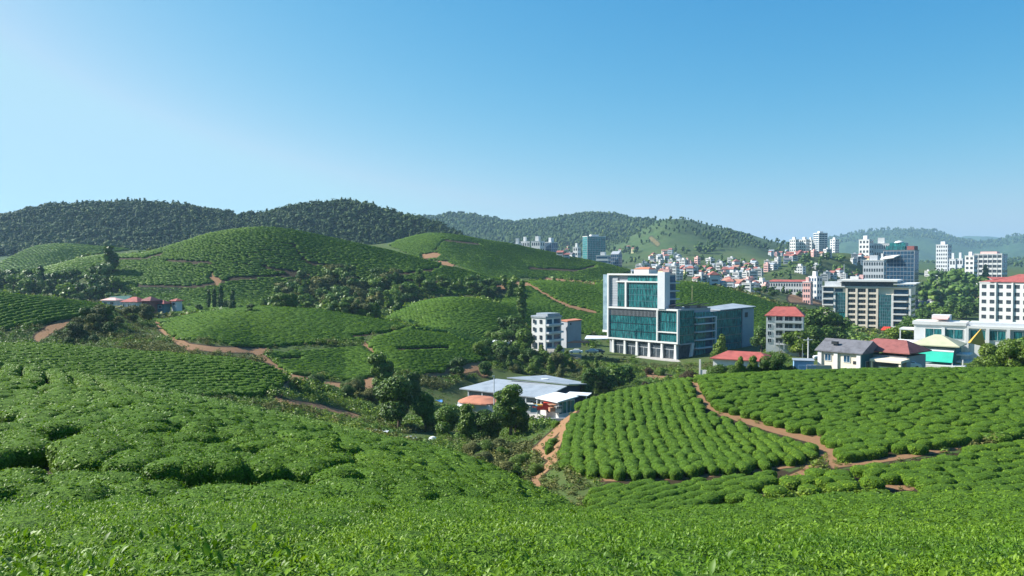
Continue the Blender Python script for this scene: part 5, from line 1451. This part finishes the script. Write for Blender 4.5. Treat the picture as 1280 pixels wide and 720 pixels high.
for x in (-7, -3, 1, 5, 8.6): window(FA, 'F', x, 2.4, 2.2, 1.6, W - 1, D - 1, DARK, PALE)
for x in (-9, -5, -1, 3, 7, 9.9): MB().box(x - .12, -D / 2 - .6, -2, x + .12, -D / 2 - .36, Hh - .2).build('post', [PALE], FA)
MB().box(W / 2 - .44, -3, -1, W / 2 - .3, 1.5, 2.6).build('door', [DARK], FA)
o = MB().tube((0, 0, -9), (0, 0, 0), .11, .09).box(-.4, -.08, -.1, .12, .08, .05).build('lamp_post', [PALE], None, at(617.5, 470, 158)); tag(o, 'tall pale pole at the corner of the factory roof', 'pole')
SH = root('shop', 'small flat white-roofed shop with teal glass walls and a lit white side', 'shop', 698.5, 158, RAD(-48), 5.2, 4.6, None, float(ray(698, 518)[1]) * 158)
MB().box(-2.6, -2.3, -1, 2.59, 2.29, 2.5).build('wall', [WHITE], SH)
MB().slab([(-3.4, -3, 2.75), (3, -3, 2.6), (3.2, 2.8, 3.2), (-3.2, 2.8, 3.3)], .22).build('roof', [WROOF], SH)
for y in (-1.2, 1.1): window(SH, 'R', y, 1.2, 2.1, 2.3, 5.2, 4.6, TEAL, PALE)
for x in (-1.4, .8): window(SH, 'F', x, 1.4, 1.5, 1.2, 5.2, 4.6, GLASS, PALE)
o = MB().slab([(-2.4, -1.2, .0), (2.6, -1.2, .0), (2.8, 1.4, .2), (-2.2, 1.4, .2)], .15).tube((2.2, -1, -3), (2.2, -1, 0), .08).tube((-2, -1, -3), (-2, -1, 0), .08).build('side_canopy', [WROOF], None, at(722, 492.5, 172), RAD(-20)); tag(o, 'thin white canopy between the factory gable and the trees', 'canopy')
TR = root('workshop', 'low round-cornered workshop with a terracotta roof', 'workshop', 612, 166, RAD(-30), 8.5, 7., None, float(ray(600, 516)[1]) * 166)
MB().box(-4, -3.2, -1.5, 4, 3.2, 1.5).build('wall', [PALE], TR)
b = MB(); n = 20
ring = [(4.7 * abs(math.cos(t)) ** .6 * (1 if math.cos(t) > 0 else -1), 3.9 * abs(math.sin(t)) ** .6 * (1 if math.sin(t) > 0 else -1)) for t in [2 * math.pi * i / n for i in range(n)]]
vs = [(x, y, 1.5) for x, y in ring] + [(x * .98, y * .98, 1.75) for x, y in ring] + [(x * .55 - .5, y * .5, 2.45) for x, y in ring] + [(-.5, 0, 2.6)]
fs = [tuple(range(n - 1, -1, -1))] + [(k * n + i, k * n + (i + 1) % n, (k + 1) * n + (i + 1) % n, (k + 1) * n + i) for k in (0, 1) for i in range(n)] + [(2 * n + i, 2 * n + (i + 1) % n, 3 * n) for i in range(n)]
b.add(vs, fs).build('roof', [ORANGE], TR)
MB().slab([(-5.4, -4.6, .9), (-2.6, -4.6, .9), (-2.6, -3.3, 1.1), (-5.4, -3.3, 1.1)], .15).build('porch_roof', [WROOF], TR)
# paved yard
o = MB().prism([(-6.5, -2.6), (6, -3.6), (8.5, 0), (7, 3.4), (-6, 3.0)], -2.5, 0).build('yard', [CONC], None, at(682, 521, 160), 0); tag(o, kind='structure')
o = MB().box(-6, 0, -2, 7, .3, .8).build('yard_wall', [WHITE], None, at(685, 528, 156), RAD(4)); tag(o, 'low whitish wall along the edge of the factory yard', 'wall')
b = MB().box(-1.7, -.8, .5, .3, .8, 1.5, 0)
st = empty('lorry', at(680, 514.5, 160), RAD(-8), 'small red lorry with an orange load in the factory yard', 'lorry')
MB().box(-.1, -.8, .45, 1.7, .8, 1.9).build('cab', [REDP], st); MB().box(-2.3, -.8, .45, -.15, .8, 1.1).build('cargo_bed', [REDP], st); MB().box(-2.2, -.7, 1.1, -.3, .7, 1.4).build('load', [TENT], st)
MB().box(1.2, -.82, 1.2, 1.72, .82, 1.7).build('window', [GLASS], st)
for x in (-1.6, 1.0):
    for y in (-.75, .75): MB().tube((x, y - .1, .35), (x, y + .1, .35), .38, .38, 12).build('wheel', [RUBBER], st)
for i, (px, py, cc) in enumerate(((662, 513, (.45, .45, .4)), (667, 515, (.1, .25, .3)), (690, 514, (.4, .2, .12)), (697, 515.5, (.5, .48, .45)))):
    o = MB().box(-.6, -.5, 0, .6, .5, .75).slab([(-.75, -.65, 1.35), (.75, -.65, 1.3), (.75, .65, 1.4), (-.75, .65, 1.45)], .06).box(-.55, -.45, .75, -.48, -.38, 1.3).box(.48, -.45, .75, .55, -.38, 1.3).build('market_stall', [plain('stall_cloth', cc, .8, .1, 1)], None, at(px, py, 158), RAD(10 * i))
    tag(o, ['pale stall furthest from the shop in the factory yard', 'dark teal stall behind the red lorry', 'brown stall between red lorry and shop', 'whitish stall against the shop side'][i], 'stall', 'stalls in the factory yard')
# ------------------------------------------------------------------ the farm below the big hill
def small_house(name, label, cat, px, py, Y, W, D, Hh, rz, wall, roof, rh=1.6, ridge=.7, group=None, wins=3, zb=None):
    r = root(name, label, cat, px, Y, rz, W, D, group, float(ray(px, py)[1]) * Y if zb is None else zb)
    MB().box(-W / 2, -D / 2, -1.5, W / 2, D / 2, Hh).build('wall', [wall], r)
    MB().hip(-W / 2, -D / 2, W / 2, D / 2, Hh + .1, rh, ridge, .6, .16).build('roof', [roof], r)
    for i in range(wins): window(r, 'F', -W / 2 + W * (i + .5) / wins, Hh * .52, min(1.3, W / wins * .5), Hh * .4, W, D, GLASS, WHITE)
    return r
f1 = small_house('farmhouse', 'farmhouse with red hipped roof and white posts at the foot of the big tea hill', 'house', 171, 388, 290, 6.2, 6, 3.0, RAD(-12), WHITE, RED, 1.7, .8, wins=3)
MB().box(-3.2, -4.6, -.6, 4, -3.1, .1).build('porch', [WHITE], f1)
for x in (-2.8, -.9, 1., 2.9): MB().box(x - .1, -4.4, .1, x + .1, -4.2, 2.9).build('post', [WHITE], f1)
small_house('barn', 'barn with dark brick walls and red roof next to the farmhouse', 'barn', 187, 388, 292, 3.8, 6, 3.4, RAD(-12), MAROON, MAROON, 1.4, .6, wins=1)
small_house('shed', 'low shed with bright red roof at the far end of the farm', 'shed', 204, 388, 296, 5., 5, 2.4, RAD(-6), TEALW, RED, 1.2, .6, wins=2)
small_house('shed', 'flat-roofed shed with worn pinkish roof behind the striped tea plot', 'shed', 144, 383, 300, 5.6, 4.5, 2.2, RAD(-10), PALE, PINK, .9, .8, wins=2)
small_house('hut', 'tiny white hut with red roof apart from the farm', 'hut', 220, 384, 300, 2.6, 2.6, 2.3, RAD(-30), WHITE, RED, .8, .8, wins=1)
o = MB().slab([(-4.5, -2, .5), (4.4, -2, .8), (4.6, 2, 2.6), (-3.6, 2, 2.2)], .12).build('greenhouse_roof', [plain('green_net', (.012, .09, .075), .7, .2, .6)], None, at(147, 378, 306)); tag(o, 'dark green shade net sheet behind the farm', 'shade net')
b = MB()
for i in range(26): b.box(i * .62, 0, 0, i * .62 + .12, .1, 2.4)
b.box(0, .12, 1.2, 16, .2, 1.35); b.box(0, .12, 2.2, 16, .2, 2.35)
o = b.build('fence', [plain('weathered_timber', (.20, .17, .14), .9, .2, 1)], None, at(176, 366, 318), RAD(2)); tag(o, 'grey timber fence of tall stakes above the farm', 'fence')
# dark polytunnels on the left
for i, px in enumerate((4, 15, 26, 37)):
    t = MB(); n = 9
    prof = [(1.15 * math.cos(math.pi * k / (n - 1)), 1.9 * math.sin(math.pi * k / (n - 1))) for k in range(n)]
    t.add([(x, 0, z) for x, z in prof] + [(x, 7, z) for x, z in prof], [(k, k + 1, n + k + 1, n + k) for k in range(n - 1)] + [tuple(range(n - 1, -1, -1)), tuple(range(n, 2 * n))])
    r = empty('polytunnel', at(px, 426, 196), RAD(24), ['dark net tunnel cut by the picture edge, beside the dirt bank', 'dark net tunnel second from the picture edge', 'dark net tunnel with a bright rib, second from the dirt bank', 'dark net tunnel closest to the dirt bank'][i], 'polytunnel', 'dark net tunnels by the dirt bank')
    t.build('cover', [plain('dark_net', (.015, .03, .035), .7, .2, 1)], r)
    q = MB()
    for k in range(n - 1): (x, z), (x2, z2) = prof[k], prof[k + 1]; q.tube((x * 1.04, -.06, z * 1.04), (x2 * 1.04, -.06, z2 * 1.04), .09, .09, 6)
    q.build('rib', [WHITE], r)
# ------------------------------------------------------------------ poles, masts, fence
def pole(name, label, px, py0, py1, Y, r=.14, arms=0, m=None):
    p = at(px, py0, Y); h = (py0 - py1) / F * Y
    b = MB().tube((0, 0, -1.5), (0, 0, h), r, r * .7)
    for k in range(arms): b.box(-1.1, -.07, h - .5 - k * .8, 1.1, .07, h - .36 - k * .8)
    o = b.build(name, [m or PALE], None, p, RAD(20)); return tag(o, label, 'pole')
pole('utility_pole', 'tall pale utility pole in front of the four-storey red-roofed house', 1010, 464, 422, 165, .17, 1)
pole('utility_pole', 'thin utility pole left of the tall pale one, over the dark shaded road', 1003, 462, 430, 175, .1, 0, STEEL)
pole('utility_pole', 'thin dark pole by the lower road behind the low red-roofed house', 974, 456, 426, 190, .1, 0, STEEL)
pole('radio_mast', 'thin mast standing on the roof of the glass office block', 865, 386, 357, 285, .08, 0, YELL)
pole('radio_mast', 'thin pole among the trees on the green hill below the white towers', 1055, 352, 330, 760, .3, 0, PALE)
pole('marker_post', 'small white post on the dirt track of the far tea hill', 575.5, 331, 325.5, 560, .2, 0, WHITE)
b = MB()
for i in range(15): b.box(i * .22, 0, 0, i * .22 + .07, .06, 1.5)
b.box(-.1, .06, .3, 3.3, .12, .4); b.box(-.1, .06, 1.2, 3.3, .12, 1.3)
o = b.build('fence', [BLUEW], None, at(998, 466, 150), RAD(-6)); tag(o, 'blue railing fence at the top edge of the tea field', 'fence')
sk = empty('site_hut', at(1004, 460, 156), RAD(-14), 'blue site hut behind the blue railing', 'hut')
MB().box(-1.8, -1, -2, 1.8, 1, 1.5).build('wall', [BLUEW], sk); MB().slab([(-2, -1.2, 1.6), (2, -1.2, 1.6), (2, 1.2, 1.8), (-2, 1.2, 1.8)], .1).build('roof', [METAL], sk)
o = MB().box(-2.2, 0, -2, 2.2, .3, 1.0).build('garden_wall', [CONC], None, at(1024, 463, 150), RAD(-8)); tag(o, 'low concrete wall beside the cream house', 'wall')


# ------------------------------------------------------------------ cars
def car_mesh(paint):
    prof = [(-2.1, .35), (-2.15, .75), (-1.95, .95), (-1.45, 1.0), (-.95, 1.42), (.55, 1.45), (1.15, 1.02), (1.95, .88), (2.15, .65), (2.1, .35)]
    b = MB(); n = len(prof)
    ys = [(-.85, 1), (-.72, 1.02), (.72, 1.02), (.85, 1)]
    vs = []
    for y, k in ys:
        for x, z in prof: vs.append((x, y * (.86 if z > 1.05 else 1), z if abs(y) < .8 else (z if z <= 1.05 else z - .05)))
    fs = [(j * n + i, j * n + (i + 1) % n, (j + 1) * n + (i + 1) % n, (j + 1) * n + i) for j in range(3) for i in range(n)]
    fs += [tuple(range(n - 1, -1, -1)), tuple(range(3 * n, 4 * n))]
    return b.add(vs, fs)


def car(label, px, py, Y, rz, paint, y0=None):
    p = at(px, py, Y) if y0 is None else hit(px, py, y0, y0 + 120)
    r = empty('parked_car', p, rz, label, 'car')
    car_mesh(paint).build('body', [paint], r)
    for s in (-1, 1):
        MB().slab([(-.85, s * .765, 1.36), (.45, s * .765, 1.38), (.95, s * .80, 1.06), (-1.25, s * .80, 1.06)] if s < 0 else [(-1.25, .80, 1.06), (.95, .80, 1.06), (.45, .765, 1.38), (-.85, .765, 1.36)], .015).build('side_window', [GLASS], r)
        for x in (-1.3, 1.35):
            w_ = MB().tube((x, s * .80 - .1, .34), (x, s * .80 + .1, .34), .34, .34, 14).build('wheel', [RUBBER], r)
            MB().tube((x, s * .80 - .11, .34), (x, s * .80 + .11, .34), .19, .19, 10).build('rim', [STEEL], w_)
        MB().box(2.05, s * .6 - .18, .62, 2.16, s * .6 + .18, .76).build('headlight', [WHITE], r)
    MB().slab([(.58, -.6, 1.44), (.58, .6, 1.44), (1.12, .68, 1.06), (1.12, -.68, 1.06)], .03).build('windscreen', [GLASS], r)
    return r
car('silver car parked at the terrace edge between the villa and glass office block', 740, 441.5, 262, RAD(170), CARS)
car('dark car parked beside the silver one on the office terrace', 748, 441.5, 266, RAD(175), CARD)
car('white car parked below the white villa on the terrace edge', 720, 441.8, 258, RAD(172), CARW)
car('white car parked beside the pavilion near the cream house', 1136, 461, 150, RAD(160), CARW)
car('dark car parked behind the white one near the cream house', 1131, 456, 168, RAD(150), CARD)
car('silver car in the shaded road below the four-storey house', 1029, 450, 182, RAD(170), CARW)
# covered heaps by the trees
p = hit(541, 551, 84, 200); n = 12; b = MB()
vs = [(1.6 * math.cos(6.283 * i / n) * math.cos(t), 1.0 * math.sin(6.283 * i / n) * math.cos(t), 1.1 * math.sin(t)) for t in (0, .5, 1.0, 1.4) for i in range(n)] + [(0, 0, 1.12)]
b.add(vs, [(k * n + i, k * n + (i + 1) % n, (k + 1) * n + (i + 1) % n, (k + 1) * n + i) for k in range(3) for i in range(n)] + [(3 * n + i, 3 * n + (i + 1) % n, 4 * n) for i in range(n)])
o = b.build('cover_dome', [WROOF], None, p); o.scale = (.5, .5, .6); tag(o, 'white domed cover on the grass beside the light green tree', 'cover')
p = hit(471, 546, 84, 200)
o = MB().slab([(-2.4, -1, 1.2), (2.6, -1, 1.0), (2.8, 1.3, 1.5), (-2.2, 1.3, 1.7)], .15).box(-2, -.7, -1, 2.3, 1, 1.2).build('shelter', [PALE], None, p); o.scale = (.55, .55, .5); tag(o, 'pale flat shelter at the edge of the near tea slope under the dark tree', 'shelter')
p = hit(514, 553, 84, 200); r = empty('handcart', p, RAD(12), 'small handcart with a white load on the grass below the dark round tree', 'handcart')
MB().box(-.8, -.4, .35, .8, .4, .55).build('bed', [STEEL], r); MB().hip(-.75, -.38, .75, .38, .56, .35, .5, .03, .02).build('load', [WHITE], r)
for s_ in (-1, 1): MB().tube((.1, s_ * .46 - .04, .28), (.1, s_ * .46 + .04, .28), .28, .28, 12).build('wheel', [RUBBER], r)
MB().tube((-.8, -.3, .5), (-1.5, -.3, .7), .03).tube((-.8, .3, .5), (-1.5, .3, .7), .03).build('handles', [STEEL], r)
p = at(548, 503, 170)
o = MB().slab([(-.9, -.5, 0), (.9, -.5, .1), (.8, .5, .5), (-.7, .5, .45)], .06).build('tarpaulin', [plain('blue_tarp', (.08, .25, .60), .6, .1, 1)], None, p); tag(o, 'bright blue tarpaulin between dark trees by the workshop', 'tarpaulin')
# ================================================================== the crowded houses of the far town
PROTO = []
TOWNRED = plain('faded_red_tile', (.30, .115, .095), .8, .25, .3); TOWNWHITE = plain('weathered_white', (.52, .52, .51), .8, .12, .3); TOWNORANGE = plain('faded_terracotta', (.33, .17, .12), .8, .2, .3)
for k, (W, D, Hh, roof, wall) in enumerate(((8, 7, 6, TOWNRED, TOWNWHITE), (9, 8, 9, None, TOWNWHITE), (10, 8, 6, TOWNORANGE, CREAM), (7, 7, 10, None, PINK), (11, 8, 5, SLATE, TOWNWHITE), (8, 8, 8, TOWNRED, PALE), (9, 7, 7, METAL, TOWNWHITE), (8, 7, 7, MAROON, YELL))):
    wm = MB().box(-W / 2, -D / 2, -5, W / 2, D / 2, Hh).data('wall', wall)
    if roof: rm = MB().hip(-W / 2, -D / 2, W / 2, D / 2, Hh + .1, 2.4, .5 if k % 2 else 0., .5, .2).data('roof', roof)
    else: rm = MB().box(-W / 2 - .2, -D / 2 - .2, Hh, W / 2 + .2, D / 2 + .2, Hh + .6).box(-1.5, -1, Hh + .6, 1.5, 2, Hh + 2.4).data('roof', wall)
    ws = []
    for z in range(int(Hh // 2.9)):
        ws.append((MB().box(-W * .38, -.05, -.6, W * .38, .1, .6).data('window_band', GLASS), (0, -D / 2 - .02, 1.5 + z * 2.9), 0))
        ws.append((MB().box(-D * .3, -.05, -.6, D * .3, .1, .6).data('window_band', GLASS), (W / 2 + .02, 0, 1.5 + z * 2.9), math.pi / 2))
    look = ['small white house with red gable roof', 'tall white flat-roofed house', 'cream house with terracotta roof', 'narrow pink flat-roofed house', 'long white house with grey roof', 'pale grey house with red roof', 'white house with grey metal roof', 'yellowish house with dark red roof'][k]
    PROTO.append((wm, rm, ws, look))
ZONES = [
    ([(800, 332), (815, 320), (840, 313), (850, 322), (850, 336), (830, 342), (800, 345)], 34, 'at the top of the hillside town', 7),
    ([(782, 346), (835, 338), (870, 332), (880, 346), (850, 352), (790, 350)], 26, 'in the thick of the hillside town', 7),
    ([(850, 334), (880, 326), (900, 332), (890, 344), (860, 348)], 12, 'among trees in mid hillside town', 8),
    ([(868, 352), (905, 352), (945, 362), (942, 368), (900, 362), (870, 358)], 22, 'along the crest behind the tea hill', 8),
    ([(898, 342), (915, 330), (945, 330), (962, 338), (945, 350), (905, 352)], 26, 'in the hollow between the two green hills', 8),
    ([(905, 360), (940, 356), (962, 366), (930, 369)], 10, 'beside the white three-storey house', 9),
    ([(955, 318), (990, 316), (990, 320), (956, 322)], 8, 'in the row under the wooded shoulder', 6),
    ([(955, 334), (975, 326), (1000, 319), (1008, 322), (980, 332), (960, 340)], 14, 'lining the road to the ridge towers', 7),
    ([(1000, 318), (1035, 318), (1035, 322), (1002, 322)], 5, 'at the foot of the white ridge towers', 7),
    ([(1062, 322), (1085, 322), (1088, 330), (1066, 330)], 7, 'on the green hill beside the grey office block', 7),
    ([(1028, 352), (1072, 352), (1076, 346), (1032, 344)], 7, 'behind the roof of the beige office block', 9),
    ([(1142, 372), (1172, 366), (1172, 384), (1146, 388)], 6, 'by the green belt and beige block', 14),
    ([(1150, 345), (1240, 342), (1240, 348), (1190, 352)], 12, 'below the white slabs of the far town', 9),
    ([(1225, 360), (1240, 358), (1238, 384), (1226, 386)], 3, 'close beside the red-roofed apartment block', 10),
    ([(735, 316), (790, 318), (800, 312), (760, 310)], 3, 'alone on the slope beside the teal high-rise', 6),
    ([(700, 322), (716, 326), (716, 312), (700, 310)], 7, 'between the white blocks above the tea hill', 5),
]
r_ = random.Random(5)
nh = 0
for poly, n, where, gap in ZONES:
    xs = [p[0] for p in poly]; ys = [p[1] for p in poly]; got = []; tries = 0
    while len(got) < n and tries < 3000:
        tries += 1
        x, y = r_.uniform(min(xs), max(xs)), r_.uniform(min(ys), max(ys))
        if inpoly(np.array([x]), np.array([y]), poly)[0] and all(abs(x - a) > gap * .8 or abs(y - c) > gap * .32 for a, c in got): got.append((x, y))
    for x, y in got:
        k = r_.choice((0, 1, 1, 1, 5, 3, 4, 5, 6, 6, 4, 1, 7, 2)) if gap < 10 else r_.choice((0, 2, 4))
        p = hit(x, y, 430, 1900)
        wm, rm, ws, look = PROTO[k]
        o = empty('town_house', p, RAD(r_.choice((-50, -35, -20, -65, 0)) + r_.uniform(-8, 8)) - math.atan((x - 640) / F), look + ' ' + where, 'house', 'town houses ' + where)
        s = r_.uniform(.58, .92) * (.8 if p.y < 700 else 1.) ; o.scale = (s, s, s * r_.uniform(.85, 1.15))
        link(bpy.data.objects.new('wall', wm), o); link(bpy.data.objects.new('roof', rm), o)
        for me, loc, rr in ws:
            c = link(bpy.data.objects.new('window_band', me), o); c.location = loc; c.rotation_euler = (0, 0, rr)
        nh += 1
print('HOUSES', nh)
HAZE, SKY, SUNE, EXPO = .00009, .062, 5.0, 1.14
# ================================================================== air, sky, sun, camera
hz = MB().box(-8900, -60, -75, 8900, 9200, 330).build('haze', [])
hm = bpy.data.materials.new('haze_air'); hm.use_nodes = True; hm.node_tree.nodes.clear()
ho = hm.node_tree.nodes.new('ShaderNodeOutputMaterial'); hv = hm.node_tree.nodes.new('ShaderNodeVolumePrincipled')
hv.inputs['Color'].default_value = (.46, .72, 1, 1); hv.inputs['Density'].default_value = HAZE; hv.inputs['Anisotropy'].default_value = .2
hm.node_tree.links.new(hv.outputs[0], ho.inputs['Volume'])
hz.data.materials.append(hm); tag(hz, 'thin blue haze in the air', None, None, 'stuff')
SUN = Vector((-.95, .24, .0)).normalized()
ELEV = RAD(36)
w = bpy.data.worlds.new('World'); scene.world = w; w.use_nodes = True
nt = w.node_tree; bg = nt.nodes['Background']
sky = nt.nodes.new('ShaderNodeTexSky'); sky.sky_type = 'NISHITA'; sky.sun_disc = False
sky.sun_elevation = ELEV; sky.sun_rotation = math.atan2(SUN.x, SUN.y)
sky.altitude = 900; sky.air_density = 1.0; sky.dust_density = 2.5; sky.ozone_density = 1.6
# clear blue above, pale towards the horizon and the sun: each channel of the sky gets its own contrast
sep = nt.nodes.new('ShaderNodeSeparateColor'); com = nt.nodes.new('ShaderNodeCombineColor'); nt.links.new(sky.outputs[0], sep.inputs[0])
K = .068 * 1.93
for i, (g, amp) in enumerate(((2.25, 2.3), (.95, 1.01), (.47, .90))):
    src = sep.outputs[i]
    for op, val in (('MULTIPLY', K), ('MINIMUM', (.48, .68, .88)[i]), ('POWER', g), ('MULTIPLY', amp / K)):
        q = nt.nodes.new('ShaderNodeMath'); q.operation = op; nt.links.new(src, q.inputs[0]); q.inputs[1].default_value = val; src = q.outputs[0]
    nt.links.new(src, com.inputs[i])
nt.links.new(com.outputs[0], bg.inputs[0]); bg.inputs[1].default_value = SKY
L = bpy.data.lights.new('sun', 'SUN'); L.energy = SUNE; L.angle = RAD(.5); L.color = (1, .965, .90)
lo = bpy.data.objects.new('sun', L); C.objects.link(lo)
d = Vector((SUN.x * math.cos(ELEV), SUN.y * math.cos(ELEV), math.sin(ELEV)))
lo.rotation_euler = d.to_track_quat('Z', 'Y').to_euler()
cam = bpy.data.cameras.new('camera'); cam.sensor_width = 36; cam.lens = 36 * F / 1280; cam.clip_start = .1; cam.clip_end = 20000
co = bpy.data.objects.new('camera', cam); co.rotation_euler = (math.pi / 2 - PITCH, 0, 0); C.objects.link(co); scene.camera = co
scene.view_settings.view_transform = 'Standard'; scene.view_settings.look = 'None'; scene.view_settings.gamma = 1
scene.view_settings.use_curve_mapping = False; scene.view_settings.exposure = EXPO
scene.cycles.use_denoising = True
try: scene.cycles.denoiser = 'OPENIMAGEDENOISE'
except Exception: pass
scene.cycles.max_bounces = 6; scene.cycles.diffuse_bounces = 3; scene.cycles.glossy_bounces = 3; scene.cycles.transmission_bounces = 3; scene.cycles.transparent_max_bounces = 4; scene.cycles.volume_bounces = 1
